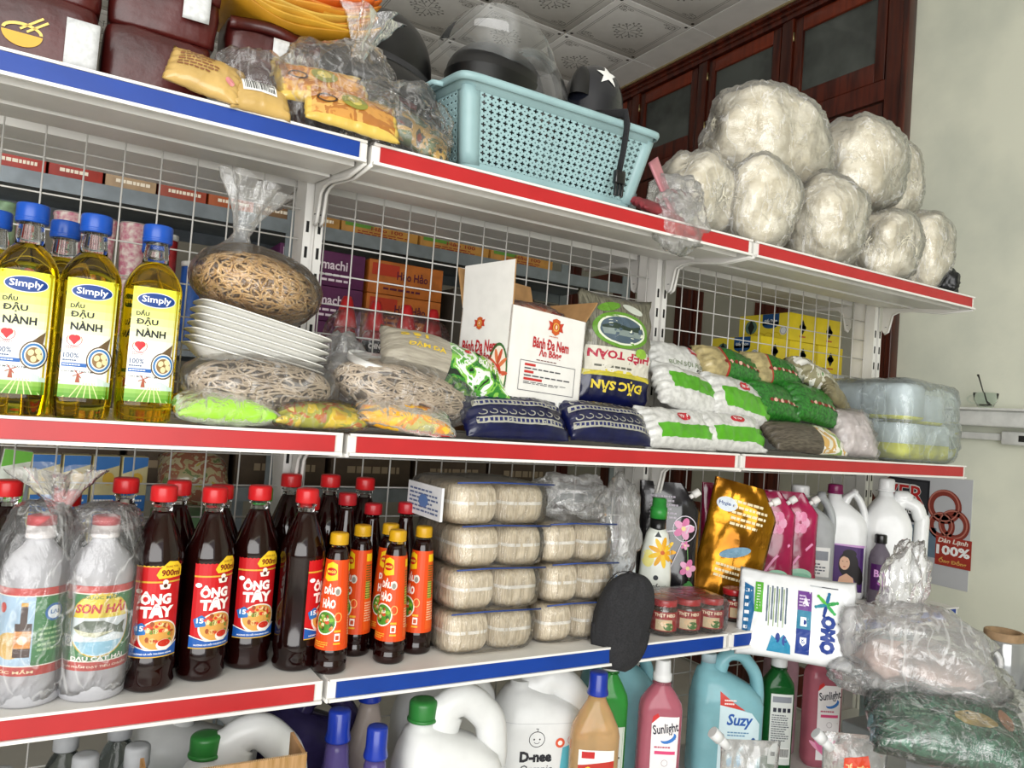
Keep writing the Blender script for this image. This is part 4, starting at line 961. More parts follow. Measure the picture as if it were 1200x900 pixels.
k = MB(); k.lathe([(.04, .232), (.022, .25), (.012, .258)], f_bag, 24, (.02, 0, 0), (False, False)); ruffle(k, (.02, 0, .258), .062, .012, .05, f_hazy, 5, 3, (-.006, 0)); k.obj('tied_top', t)
t = fish_jug('bagged grey fish sauce jug with a fish on the label beside the red-label bottles', (.083, 1.258, ZL), -.02, 1, 72)
k = MB(); blob(k, (.0, 0, .25), (.05, .035, .022), f_bag, 73, .2, .06, 4, 2.2); k.obj('folded_top', t)

HS = .944
sauce_bottle('dark red-label sauce bottle in front beside the bagged jugs', (.157, 1.262, ZL), -.02, 'dark sauce bottles', h=HS + .015)
sauce_bottle('dark red-label sauce bottle, second from the bagged jugs in the front row', (.234, 1.284, ZL), .22, 'dark sauce bottles', h=HS)
sauce_bottle('dark red-label sauce bottle, third from the bagged jugs in the front row', (.311, 1.316, ZL), .02, 'dark sauce bottles', h=HS)
sauce_bottle('dark sauce bottle turned so only the edge of its label shows, by the strip joint', (.381, 1.283, ZL), 1.0, 'dark sauce bottles', h=HS)
for i, (x, y, hh, lab) in enumerate(((.112, 1.352, .96, 'behind the fish-label jug'), (.190, 1.354, .95, 'behind the first red-label bottle'), (.034, 1.372, .88, 'behind the knotted bag'), (.262, 1.377, .92, 'in the gap between the second and third red-label bottles'), (.397, 1.447, .97, 'in front of the slotted upright'), (.473, 1.45, .97, 'at the very back near the wire'), (.548, 1.462, .95, 'at the back behind the yellow caps'), (.411, 1.37, .86, 'just behind the sleeved seasoning bottles'), (-.044, 1.37, .93, 'behind the bag at the picture edge'))):
    b = sauce_bottle('dark sauce bottle with red cap ' + lab, (x, y, ZL), 1.5 + i, 'dark sauce bottles', i == 7, hh) if i != 7 else None
    if i == 7:
        b = sauce_bottle('dark sauce bottle with embossed white lettering ' + lab, (x, y, ZL), -.2, 'dark sauce bottles', False, hh)
        P = Print(.006); P.text('3 MIỀN', .0, .165, .045, .018, '#b9aaa4', 1, bold=.01, shear=.1); P.ring(0, .165, .03, .018, .001, '#a06a5a', 1, 24, .3, 2.8); P.text('ngon', -.003, .125, .036, .014, '#7c4a1c', 1, bold=.02); P.text('vị', -.003, .10, .02, .014, '#7c4a1c', 1, bold=.02); P.obj('label', b, cyl_map(.0358))
def slim(label, x, y, h):
    t = thing('slim_sauce_bottle', label, 'bottle', (x, y, ZL), (0, 0, 0), 'slim dark sauce bottles')
    MB().lathe([(.026, 0), (.029, .006), (.029, h*.55), (.026, h*.62), (.017, h*.78), (.0125, h*.88), (.0125, h*.9)], m_sauce, 28).obj('bottle_body', t)
    MB().lathe([(.0122, h*.9), (.0122, h*.92)], m_clear, 20).obj('neck', t)
    c = MB(); cap(c, .0165, h*.08, mat('#a81c24', .3, var=.05, name='dark_red_cap'), h*.92); c.obj('cap', t)
slim('slim dark sauce bottle with red cap behind the middle seasoning bottles', .487, 1.384, .275)
slim('slim dark sauce bottle with red cap tucked between seasoning bottle and vermicelli', .602, 1.372, .26)
slim('slim dark sauce bottle with dark red cap deep behind the orange sleeves', .542, 1.392, .255)
c2 = mat('#39a83a', .35, name='lime_cap')
sauce_bottle('dark bottle with a green cap behind the third red-label bottle', (.333, 1.397, ZL), 2, 'dark sauce bottles', False, .90, c2)
maggi_bottle('orange-sleeved seasoning bottle nearest the shelf joint', (.430, 1.246, ZL), -.72, 'orange seasoning bottles')
maggi_bottle('orange-sleeved seasoning bottle, second from the shelf joint, set further back', (.497, 1.318, ZL), -1.35, 'orange seasoning bottles')
maggi_bottle('orange-sleeved seasoning bottle, third from the shelf joint, at the front', (.541, 1.262, ZL), -.98, 'orange seasoning bottles')
maggi_bottle('orange-sleeved seasoning bottle touching the wrapped vermicelli', (.607, 1.296, ZL), -1.35, 'orange seasoning bottles')
maggi_bottle('orange-sleeved seasoning bottle mostly hidden behind the third one', (.555, 1.33, ZL), -.6, 'orange seasoning bottles')

# wrapped vermicelli skeins
m_sk = mat('#ddd0b8', .65, var=.1, vscale=60, stretch=(5, 5, .25), bump=.35, bscale=180, name='pale_vermicelli', col2='#bdae94'); m_band = mat('#ece8df', .5, name='rubber_band')
def skein_mesh(w, d, h, seed):
    mb = MB(); R = []; n = 150
    for i in range(13):
        t_ = i/12; k = 1 - .16*abs(2*t_-1)**3.5; ring = []
        for j in range(n):
            a = 2*PI*j/n; c, s_ = math.cos(a), math.sin(a); rg = 1 + .014*math.sin(a*47 + seed + 1.5*math.sin(t_*3)) + .02*nz((c*2, s_*2, t_*2), 1.5, seed)
            ring.append((w/2*k*rg*math.copysign(abs(c)**.42, c), d/2*k*rg*math.copysign(abs(s_)**.42, s_), h*t_ + .006*math.sin(PI*t_)*nz((c, s_, 0), 3, seed)))
        R.append(ring)
    mb.rings([[(x*.5, y*.5, z + .001) for x, y, z in R[0]]] + R + [[(x*.55, y*.55, z + .0035) for x, y, z in R[-1]]], m_sk); return mb
SK = []
for s_ in range(3):
    mb = skein_mesh(.094, .19, .072, s_*3.3); me = mb.mesh('skein'); mb.fixn(me); SK.append(me)
bd = MB()
R1 = ring_se(.036, .0478, .0965, 4.6, n=60); R2 = ring_se(.042, .0478, .0965, 4.6, n=60); bd.rings([R1, R2], m_band, (False, False)); band_me = bd.mesh('rubber_band')
def skein_pack(label, loc, rz, n=2, dx=.096, seed=0, sx=1., film_m=None, labelpaper=False):
    t = thing('vermicelli_package', label, 'package', loc, (0, 0, rz), 'wrapped vermicelli')
    for k in range(n):
        o = link('skein', SK[(k + seed) % 3], t, ((k - (n-1)/2)*dx*sx, .0, .001), (0, 0, .03*math.sin(seed + k))); o.scale = (sx, 1, 1)
        b = link('rubber_band', band_me, o)
    f = MB(); blob(f, (0, 0, .0385), (n*dx*sx/2 + .007, .105, .042), film_m or f_crisp, 80 + seed, .02, .022, 4, 6, -.001, 3, 12); f.obj('wrap_film', t)
    w_ = n*dx*sx/2; z_ = MB(); z_.tube([(-w_, -.106, .078), (-w_*.3, -.108, .080), (w_, -.106, .077)], .0016, mat('#2f4a8f', .4, name='blue_zip'), 6); z_.obj('zip_seal', t)
    return t
rows = ['bottom', 'second', 'third']
for r_ in range(3):
    skein_pack(f'film-wrapped pale vermicelli package, {rows[r_]} layer of the pile by the seasoning bottles', (.737 + .004*r_, 1.335, ZL + .001 + .0785*r_), .0, 2, .095, r_)
    skein_pack(f'film-wrapped pale vermicelli package, {rows[r_]} layer of the pile beside the black cap', (.935 + (.0, .006, -.006)[r_], 1.345, ZL + .001 + .0785*r_), .0, 2, .095, r_ + 5, .86)
t = skein_pack('film-wrapped pale vermicelli package with paper slip topping the pile', (.735, 1.335, ZL + .001 + .0785*3), .03, 2, .1, 9, 1.06)
mb = MB(); mb.box(-.128, -.123, -.09, .05, .006, .066, mat('#dfe1e4', .5, var=.03, name='paper_slip')); o = mb.obj('paper_slip', t)
P = Print(.2); P.lines(-.06, .012, .07, .058, 6, '#5a6a90', 0, seed=3); P.ell(.0, .035, .02, .012, '#5a7ab0', 1, 16); P.obj('slip_print', o, flat_map((-.1283, -.02, 0), (0, -1, 0), (0, 0, 1)))
t = thing('empty_bag', 'empty crumpled clear plastic bag draped over the vermicelli beside the black cap', 'bag', (.96, 1.335, ZL + .236))
mb = MB(); blob(mb, (-.01, .0, .04), (.085, .075, .05), f_hazy, 91, .3, .07, 5, 2.2, -.002, 5, 8); blob(mb, (.085, -.06, -.02), (.04, .05, .105), f_hazy, 92, .25, .06, 4, 2.2, None, 5, 8); mb.obj('bag_film', t)

# black fabric cap on the shelf edge
m_fab = mat('#27272a', .85, var=.15, vscale=300, bump=.25, bscale=600, name='black_fabric')
t = thing('fabric_cap', 'black fabric cap hanging over the blue shelf edge', 'cap', (1.015, 1.205, ZL + .072), (.12, .1, -.5))
mb = MB(); R = []
for i in range(15):
    a = PI/2*i/14; z = .085*math.sin(a)*1.12; rr = math.cos(a)**.75
    R.append([(.058*rr*math.cos(2*PI*j/40)*(1 + .10*nz((math.cos(2*PI*j/40), math.sin(2*PI*j/40), z*12), 1.6, 3)) + .10*z*z/.08, .034*rr*math.sin(2*PI*j/40)*(1 + .35*nz((math.cos(2*PI*j/40)*2, math.sin(2*PI*j/40), z*16), 1.8, 5)), -.02 + z) for j in range(40)])
mb.rings([[(x*.97, y, z - .045) for x, y, z in R[0]]] + R, m_fab, (False, True)); mb.obj('crown', t)
mb = MB(); mb.grid(lambda a, b: ((a - .5)*.12*math.sqrt(max(.02, 1 - (b*.93)**2.2)), -.033*math.cos((a-.5)*2.4) - .012*math.sin(b*1.6) + .004, -.035 - .085*b + .010*math.cos((a-.5)*3.1)), 20, 12, m_fab)
o = mb.obj('peak', t); md = o.modifiers.new('thickness', 'SOLIDIFY'); md.thickness = .004
mb = MB(); mb.lathe([(.006, 0), (.005, .003), (.001, .004)], m_fab, 12, (0, 0, .074)); mb.obj('button', t)
mb = MB()
for q in range(4): a = q*PI/4 + .2; mb.tube([(.0566*math.cos(b_)**.75*math.cos(a), .0327*math.cos(b_)**.75*math.sin(a), -.02 + .0956*math.sin(b_)) for b_ in [PI/2*.96*k/12 for k in range(13)]], .0009, m_fab, 5)
tag(mb.obj('seams', t), kind='stuff')

# toiletries at the back
def simple_print(t, f, fn, cell=.008, nm='label'):
    P = Print(cell); fn(P); return P.obj(nm, t, f)
m_wpl = mat('#e9eaea', .3, var=.02, coat=.2, name='white_plastic'); m_blk = mat('#121214', .3, var=.05, coat=.3, name='black_plastic')
t, f = cleaner('white bottle with blue label behind the black cap', (1.165, 1.40, ZL), -.5, .062, .045, .175, mat('#d6dde2', .35, name='pale_plastic'), m_wpl, name='cleaner_bottle', capr=.012, caph=.04)
simple_print(t, f, lambda P: (P.rect(-.028, .03, .028, .095, '#4a8cc4', 0), P.ell(0, .07, .018, .014, '#dbe8f2', 1, 18), P.lines(-.02, .035, .02, .05, 2, '#ffffff', 1)))
t = thing('softener_bottle', 'white softener bottle with yellow flower and green cap', 'bottle', (1.24, 1.37, ZL), (0, 0, -.62))
prof = [(0, .033, .02, 2.6), (.01, .036, .023, 2.8), (.09, .037, .024, 2.8), (.15, .034, .023, 2.6), (.19, .026, .02, 2.3), (.205, .018, .018, 2)]
loft(MB(), prof, mat('#dfe3da', .25, coat=.3, var=.03, name='pearl_bottle'), 40).obj('bottle_body', t); f = front_of(prof)
MB().lathe([(.0185, .2), (.019, .202), (.0185, .226)], m_blk, 28).obj('collar', t); c = MB(); c.lathe([(.0195, .226), (.0195, .252), (.0165, .253), (.0155, .272), (.013, .274)], mat('#2f8f3a', .35, name='green_cap'), 40, ridge=.0003, rn=1); c.obj('cap', t)
def comf(P):
    for k in range(9): a = k*2*PI/9; P.ell(.012 + .017*math.cos(a), .15 + .019*math.sin(a), .0055, .017, '#f0c428' if k % 2 else '#e8a81c', 1, 12, rot=a - PI/2)
    P.ell(.012, .15, .005, .005, '#c85a1c', 2, 12); P.ell(-.02, .135, .014, .02, '#e8e08a', 0, 16); P.text('Comfort', -.003, .072, .058, .014, '#20262c', 1, bold=.01); P.ell(-.0, .092, .006, .006, '#20262c', 1, 12); P.rect(-.032, .03, .03, .045, '#20262c', 1); P.lines(-.028, .034, .026, .042, 1, '#e0e0e0', 2); P.poly([(-.008, .185), (.008, .185), (.0, .198)], '#20262c', 1)
simple_print(t, f, comf)
m_bk = mat('#17141a', .22, coat=.5, var=.2, vscale=12, name='black_foil')
t, f = pouch('black refill pouch with pink flowers and white spout', (1.335, 1.435, ZL + .003), (-.03, .0, -.62), .155, .30, .05, m_bk, seed=3)
def blkp(P):
    for cx, cz, s_ in ((.035, .19, 1.2), (.05, .095, 1.0), (.04, .15, .5)):
        for k in range(5): a = k*2*PI/5; P.ell(cx + .012*s_*math.cos(a), cz + .012*s_*math.sin(a), .0075*s_, .011*s_, '#d87aa8' if k % 2 else '#e8a8c8', 2, 10, rot=a - PI/2)
        P.ell(cx, cz, .005*s_, .005*s_, '#f0e0a0', 3, 10)
    P.line([(.06, .03), (.052, .09), (.046, .15), (.03, .19)], .002, '#6a9a5a', 1); P.line([(-.02, .178), (.02, .185), (.05, .2), (.062, .195)], .003, '#e8e0e8', 1); P.line([(.005, .09), (.03, .15), (.05, .2)], .0025, '#d8d0d8', 1); P.ring(.038, .19, .03, .032, .002, '#e0d8e4', 1)
    P.lines(-.05, .21, .02, .27, 6, '#b8b0bc', 1, seed=4); P.ell(.058, .055, .006, .012, '#4a8a4a', 1, 10, rot=.6); P.ell(.044, .05, .006, .012, '#4a8a4a', 1, 10, rot=-.6)
simple_print(t, f, blkp, nm='print')
m_gold = mat('#b07a16', .2, metal=.75, var=.12, vscale=9, bump=.3, bscale=18, name='gold_foil', col2='#7a4c0a')
t, f = pouch('shiny gold refill pouch leaning beside the black one', (1.455, 1.365, ZL + .016), (-.08, .2, -.6), .175, .30, .06, m_gold, seed=5, wr=.006)
simple_print(t, f, lambda P: (P.ell(-.045, .24, .026, .018, '#dfe8f0', 1, 20), P.text('Hygiene', -.045, .24, .04, .011, '#2a4a8a', 2, bold=.02), P.lines(-.03, .19, .06, .26, 5, '#f3e6c0', 1, seed=6), P.ell(.0, .13, .04, .012, '#7aa0b8', 1, 18, rot=.4), P.lines(-.04, .06, .03, .1, 3, '#f3e6c0', 1, seed=8)), nm='print')
m_pk = mat('#b01050', .2, coat=.5, var=.15, vscale=10, name='magenta_foil', col2='#7a0c3a')
def pinkp(P):
    for k in range(6): a = k*2*PI/6; P.ell(.025 + .014*math.cos(a), .205 + .018*math.sin(a), .011, .014, '#e88ab0' if k % 2 else '#f0aac8', 2, 12)
    P.ell(.03, .065, .03, .018, '#a8d8c0', 2, 20); P.ell(.03, .058, .029, .013, '#8ac4aa', 3, 20); P.line([(-.03, .03), (.02, .11), (.06, .15)], .006, '#f0a0c8', 1); P.ring(-.03, .225, .012, .012, .002, '#f3d8e4', 1); P.lines(-.055, .19, .0, .208, 2, '#f0c8d8', 1)
t, f = pouch('magenta refill pouch with green macaron print next to the gold pouch', (1.66, 1.41, ZL + .003), (-.04, 0, -.72), .15, .285, .05, m_pk, seed=7, cut=.2); simple_print(t, f, pinkp, nm='print')
t, f = pouch('magenta refill pouch with green macaron print farther from the gold pouch', (1.752, 1.41, ZL + .003), (-.04, 0, -.72), .15, .285, .05, m_pk, seed=8, cut=.2); simple_print(t, f, pinkp, nm='print')
t, f = pouch('magenta pouch standing at the back with only its patterned top showing', (1.565, 1.46, ZL + .001), (0, 0, -.5), .15, .30, .04, m_pk, seed=9, spout=None)
m_mist = mat('#c4c7c8', .3, var=.05, trans=.25, ior=1.2, name='misty_plastic')
t, f = jug('misty translucent jug with small white label between pouches and purple-cap jug', (1.865, 1.435, ZL), -.75, .13, .1, .30, m_mist, m_wpl, hr=.011)
simple_print(t, f, lambda P: (P.rect(-.035, .06, .05, .14, '#e8e8e6', 0), P.rect(-.028, .105, .0, .13, '#c83030', 1), P.ell(-.014, .117, .008, .007, '#ffffff', 2, 12), P.lines(-.03, .065, .045, .098, 4, '#555a66', 1), P.rect(.01, .105, .045, .13, '#8a8e96', 1)))
m_pur = mat('#7a1850', .3, var=.05, name='purple_cap')
t, f = jug('white jug with purple cap and a woman on its purple label', (1.968, 1.40, ZL), -.8, .12, .1, .315, m_wpl, m_pur, hr=.010, capr=.02, caph=.025)
def lady(P):
    P.rect(-.056, .02, .056, .15, '#4a2a68', 0); P.ell(.01, .095, .026, .036, '#1a1216', 1, 22); P.ell(.034, .07, .014, .03, '#1a1216', 1, 16, rot=.3); P.ell(.0, .098, .0135, .019, '#e0b498', 2, 18); P.poly([(-.02, .02), (.03, .02), (.024, .058), (.006, .07), (-.012, .058)], '#dcae92', 2); P.ell(-.005, .103, .0018, .001, '#2a1a18', 3, 8); P.ell(.006, .103, .0018, .001, '#2a1a18', 3, 8); P.ell(0, .088, .0035, .0014, '#b04a4a', 3, 8); P.poly([(-.056, .15), (.056, .15), (.056, .143), (-.056, .147)], '#c89ad0', 1); P.ell(.012, .125, .018, .012, '#1a1216', 3, 16)
simple_print(t, f, lady)
t = thing('purple_bottle', 'small purple bottle with black cap beside the lady jug', 'bottle', (1.985, 1.295, ZL), (0, 0, -.8))
MB().lathe([(.026, 0), (.0285, .005), (.0285, .12), (.024, .14), (.013, .158), (.012, .165)], mat('#8f8694', .1, trans=.5, ior=1.2, var=.05, name='lilac_liquid'), 30).obj('bottle_body', t); c = MB(); cap(c, .0155, .024, m_blk, .165); c.obj('cap', t)
simple_print(t, cyl_map(.0287), lambda P: (P.rect(-.028, .04, .028, .11, '#4a1a5a', 0), P.text('Bro', 0, .085, .036, .02, '#e0a8e0', 1, bold=.03), P.ell(.005, .06, .014, .008, '#b060b8', 1, 14)))
t, f = jug('large plain white jug with looped handle standing at the shelf end by the poster', (2.07, 1.335, ZL), -.85, .125, .12, .335, m_wpl, m_wpl, hr=.019, capr=.021, caph=.034, htop=.86, neckx=-.05, hx=.62, ho=.16)

# wrapped tray of small jars
m_jar = mat('#3a2a20', .15, coat=.6, var=.2, vscale=40, name='spice_in_glass', col2='#221812'); m_lid = mat('#a81e24', .25, coat=.3, var=.05, name='red_lid')
def jar_mesh():
    a = MB(); a.lathe([(.025, 0), (.0285, .003), (.029, .01), (.029, .05), (.0265, .058), (.0245, .06)], m_jar, 28)
    b = MB(); b.lathe([(.0265, .06), (.0272, .0605), (.0272, .072), (.0262, .0735), (.02, .0725)], m_lid, 36, ridge=.0003, rn=1)
    P = Print(.008); P.rect(-.034, .01, .034, .05, '#8f1c1c', 0); P.rect(-.02, .012, .016, .034, '#c8b490', 1); P.ell(.008, .02, .011, .008, '#3f6a2c', 2, 14); P.ell(.0, .026, .010, .006, '#d8b890', 2, 12); P.text('THỊT HEO', 0, .0425, .046, .009, '#f0e2c4', 2, bold=.03)
    return a, b, P
def jar_in(par, loc, rz, asthing=False):
    a, b, P = jar_mesh(); o = a.obj('jar', par, loc, (0, 0, rz)); b.obj('lid', o); P.obj('label', o, cyl_map(.0291)); return o
t = thing('jar_pack', 'shrink-wrapped pack of small jars with red lids beside the black cap', 'jar pack', (1.225, 1.268, ZL + .001), (0, 0, -.12))
proto = None
for i in range(3):
    for j in range(2):
        if proto is None: proto = jar_in(t, (-.062, -.031, .001), -.5)
        else:
            o = proto.copy(); COL.objects.link(o); o.location = (-.062 + .062*i, -.031 + .062*j, .001)
            for ch in proto.children: c = ch.copy(); COL.objects.link(c); c.parent = o
f_shr = film(.02, .35, 30, .4, streak=.06)
mb = MB(); blob(mb, (0, 0, .039), (.099, .067, .041), f_shr, 95, .02, .02, 4, 6, -.0005, 3, 10); mb.obj('shrink_film', t)
t = thing('spice_jar', 'single small jar with red lid between jar pack and white detergent pouch', 'jar', (1.415, 1.285, ZL), (0, 0, -.4)); a, b, P = jar_mesh(); a.obj('jar_glass', t); b.obj('lid', t); P.obj('label', t, cyl_map(.0291))

# white detergent pouch lying over the edge
m_wf = mat('#e6e8ea', .25, coat=.4, var=.02, bump=.1, bscale=20, name='white_foil')
t = thing('detergent_pouch', 'white detergent pouch with navy lettering tipped over the blue shelf edge', 'pouch', (1.48, 1.165, ZL + .03), (1.3, .03, -.78))
mb = pillow(.25, .185, .045, lambda s, q, tp_: mat('#1d3a8a', .3, coat=.3, name='navy_foil') if abs(q) > .97 and tp_ else m_wf, 33, .005, .5, 40, 26); mb.obj('pouch_body', t, merge=.0004)
P = Print(.008); hp = -PI/2
P.poly([(-.135, -.08), (-.118, -.085), (-.108, .0), (-.112, .06), (-.135, .07)], '#2a6a9a', 1); P.lines(-.132, -.05, -.12, .06, 6, '#ffffff', 2)
P.rect(-.108, .0, -.088, .075, '#55a82e', 1); P.lines(-.103, .006, -.093, .07, 9, '#e8f4e0', 2)
for k in range(5): P.rect(-.078 + k*.012, -.02 + .006*(k % 2), -.074 + k*.012, .07, '#5a6a7a', 1)
for k in range(4): P.rect(-.072 + k*.012, -.03, -.0695 + k*.012, .065, '#8aa070', 1)
P.rect(.0, .02, .035, .068, '#6a3a8a', 1); P.rect(.0, -.025, .035, .02, '#1c7a9a', 1); P.rect(.0, -.085, .035, -.025, '#1d3a8a', 1)
P.rect(.009, -.018, .028, .004, '#f0f4f8', 2); P.ell(.018, -.008, .006, .006, '#1d3a8a', 3, 12); P.poly([(.01, -.045), (.026, -.045), (.026, -.058), (.018, -.066), (.01, -.058)], '#f0f4f8', 2); P.text('x3', .018, -.054, .01, .008, '#1d3a8a', 3, bold=.03, rot=hp); P.lines(.004, .028, .031, .06, 4, '#d8c8e4', 2); P.poly([(.012, .035), (.028, .032), (.02, .055)], '#f0e8f4', 3)
P.text('OMO', .078, -.03, .092, .038, '#1d3a8a', 2, bold=.075, rot=hp)
for k, c in enumerate(('#2f9a4a', '#1d6a9a', '#58b83a', '#2a8a9a', '#1d3a8a', '#3aa85a')): a = k*PI/3 + .3; P.ell(.072 + .014*math.cos(a), .042 + .014*math.sin(a), .0045, .016, c, 2, 12, rot=a - PI/2); P.ell(.072 + .028*math.cos(a), .042 + .028*math.sin(a), .004, .004, c, 2, 10)
P.poly([(-.07, -.09), (-.06, -.05), (-.045, -.062), (-.03, -.045), (-.012, -.07), (-.01, -.09)], '#2a8ab0', 1); P.ell(-.045, -.055, .006, .012, '#1d3a8a', 2, 10); P.ell(-.028, -.06, .006, .012, '#1d3a8a', 2, 10)
P.rect(.03, .083, .1, .086, '#b8bcc0', 1); P.rect(.06, .0835, .1, .0855, '#3a3c40', 2)
omo_top = mb.topf
P.obj('print', t, lambda u, v, off: omo_top(u*.84, v*.88, off))

# ================================================================ bottom deck: cleaning products
m_capw = mat('#dedfdf', .4, var=.02, name='white_cap'); m_trc = mat('#c3c5c8', .3, trans=.35, ior=1.2, var=.05, name='milky_cap')
m_wat = mat('#8f9694', .03, trans=.92, ior=1.3, var=0, name='water_in_pet')
wlab = ['at the picture edge', 'behind the other two clear bottles', 'in the middle of the clear bottles', 'foremost under the red strip', 'at the back near the white jug', 'closest to the white jug']
for k, (x, y, h) in enumerate(((-.018, 1.26, .285), (.062, 1.34, .30), (.085, 1.26, .29), (.068, 1.17, .275), (.135, 1.345, .305), (.152, 1.255, .295))):
    t = thing('clear_bottle', 'clear plastic bottle with milky cap ' + wlab[k], 'bottle', (x, y, ZB), (0, 0, 0), 'clear bottles')
    MB().lathe([(.034, 0), (.038, .006), (.038, h*.62), (.037, h*.68), (.031, h*.78), (.02, h*.87), (.0145, h*.9), (.0145, h*.91)], m_wat, 28).obj('bottle_body', t)
    c = MB(); cap(c, .0175, h*.105, m_trc, h*.91, ridge=.0002); c.obj('cap', t)
m_gcap = mat('#2f7a36', .35, var=.04, name='green_jug_cap'); m_bcap = mat('#1634a0', .3, var=.04, coat=.2, name='blue_bottle_cap'); m_jugw = mat('#dcdddc', .35, var=.02, sss=.08, coat=.1, name='white_jug_plastic')
jug('white jug with green cap in the bay under the red strip', (.295, 1.245, ZB), -.1, .185, .12, .30, m_jugw, m_gcap, hr=.028, capr=.0235, caph=.03, neckx=-.26, htop=1.0)
jug('plain white jug standing behind the green-capped one under the red strip', (.245, 1.40, ZB), 0, .22, .12, .315, m_jugw, m_jugw, cap_on=False, hr=.02)
t = thing('cardboard_box', 'open cardboard box edge in front of the white jug', 'box', (.245, 1.135, ZB), (0, 0, -.03))
m_kr = mat('#b08a60', .75, var=.1, vscale=40, stretch=(4, 1, .4), name='corrugated_board', col2='#93703f')
mb = MB(); mb.box(-.10, .11, -.045, -.04, 0, .323, m_kr); mb.obj('front_panel', t); mb = MB(); mb.box(-.10, .11, .035, .04, 0, .20, m_kr); mb.obj('back_panel', t); mb = MB(); mb.box(-.10, -.095, -.04, .035, 0, .315, m_kr); mb.obj('side_panel', t); mb = MB(); mb.box(.105, .11, -.04, .035, 0, .323, m_kr); mb.obj('side_panel', t)
mb = MB()
for k in range(70): x = -.099 + .003*k; mb.tube([(x, -.0452, .3232), (x + .0015, -.0425, .3246), (x + .003, -.0398, .3232)], .0006, mat('#d8b98c', .8, name='flute_edge'), 4)
tag(mb.obj('flute_edge', t), kind='stuff')
m_lil = mat('#7466a8', .12, trans=.55, ior=1.3, var=.03, name='lilac_cleaner'); m_dpur = mat('#3d3560', .15, trans=.3, ior=1.3, var=.08, name='dark_purple_jug')
jug('dark purple jug in the shadow beside the blue-capped bottles', (.455, 1.42, ZB), 0, .20, .12, .30, m_dpur, m_bcap, hr=.018)
cleaner('lilac bottle with tall blue cap nearest the shelf joint', (.455, 1.245, ZB), 0, .062, .05, .315, m_lil, m_bcap, 'blue-capped bottles', step=False, capr=.0185, caph=.05, shoulder=.62)
cleaner('lilac bottle with tall blue cap touching the white jug', (.508, 1.205, ZB), 0, .058, .046, .295, m_lil, m_bcap, 'blue-capped bottles', step=False, capr=.0175, caph=.05, shoulder=.62)
cleaner('pale bottle with blue cap set behind the lilac bottles', (.555, 1.365, ZB), 0, .075, .05, .325, mat('#b9aca4', .2, trans=.4, ior=1.3, var=.03, name='pale_cleaner'), m_bcap, 'blue-capped bottles', step=False, capr=.0185, caph=.05, shoulder=.62)
jug('white jug with green cap and ribbed grip under the blue strip', (.672, 1.262, ZB), -.12, .195, .125, .295, m_jugw, m_gcap, hr=.03, capr=.0255, caph=.034, neckx=-.27, htop=1.0, ribs=True)
jug('white jug standing behind the ribbed green-capped jug', (.742, 1.435, ZB), -.1, .20, .12, .315, m_jugw, m_jugw, cap_on=False, hr=.03, neckx=-.2, htop=.9)
t, f = jug('big white jug with a baby face and blue text panel', (.945, 1.375, ZB), -.3, .205, .13, .295, m_jugw, m_jugw, cap_on=False, hr=.034, neckx=-.22, htop=.9)
def dnee(P):
    P.ring(-.02, .168, .017, .016, .0014, '#3a3a3e', 1, 28); P.ell(-.026, .168, .0018, .0018, '#3a3a3e', 1, 8); P.ell(-.014, .168, .0018, .0018, '#3a3a3e', 1, 8); P.ring(-.02, .163, .006, .004, .001, '#3a3a3e', 1, 12, PI, 2*PI); P.line([(-.02, .184), (-.018, .189), (-.023, .189)], .0012, '#3a3a3e', 1)
    P.text('D-nee', -.02, .133, .068, .022, '#26262c', 1, bold=.055); P.text('Organic', -.018, .106, .068, .021, '#3a3a40', 1, bold=.004, shear=.15)
    P.poly([(.028, .05), (.036, .15), (.08, .165), (.098, .16), (.098, .05)], '#5fb4c4', 1); P.ell(.03, .16, .010, .010, '#d85a3c', 2, 16); P.ell(.03, .16, .005, .005, '#f4e8e0', 3, 12)
    for q in range(4): P.ring(.055 + .012*q, .165 + .006*(q % 2), .009, .009, .001, '#d8766a', 2, 16)
    P.rect(-.098, .198, .098, .1987, '#b4b6b8', 0)
simple_print(t, f, dnee)
t, f = cleaner('amber floor cleaner bottle with blue cap and red label', (1.0, 1.25, ZB), -.45, .098, .06, .318, mat('#ecc490', .1, trans=.6, ior=1.32, var=.03, name='amber_cleaner'), m_bcap, name='cleaner_bottle', step=False, capr=.019, caph=.045, shoulder=.66)
def suzyo(P):
    P.rect(-.036, .02, .036, .172, '#eceae6', 0); P.rect(-.030, .156, -.004, .169, '#c02a2a', 1); P.poly([(-.036, .105), (.036, .112), (.036, .152), (-.036, .142)], '#b8342a', 1); P.text('Suzy', .0, .128, .05, .026, '#f3d23a', 2, bold=.03, shear=.2, rot=.06); P.lines(-.02, .147, .02, .153, 1, '#f6e8e0', 2); P.lines(-.03, .085, .03, .1, 2, '#6a5a58', 1); P.poly([(-.036, .08), (.036, .07), (.036, .02), (-.036, .02)], '#b9c4d4', 1)
simple_print(t, f, suzyo)
m_grl = mat('#4fbf58', .1, trans=.6, ior=1.32, var=.03, name='green_cleaner'); m_pkl = mat('#d87e90', .1, trans=.5, ior=1.32, var=.03, name='pink_cleaner'); m_bll = mat('#9fd8e2', .12, trans=.4, ior=1.32, var=.03, name='aqua_cleaner')
t, f = cleaner('green cleaner bottle with white cap between amber and pink bottles', (1.10, 1.335, ZB), -.45, .082, .055, .325, m_grl, m_capw, 'capped floor cleaners', capr=.016); simple_print(t, f, lambda P: (P.rect(-.03, .03, .034, .17, '#d6dcd4', 0), P.lines(-.026, .04, .03, .16, 12, '#4a5a50', 1)))
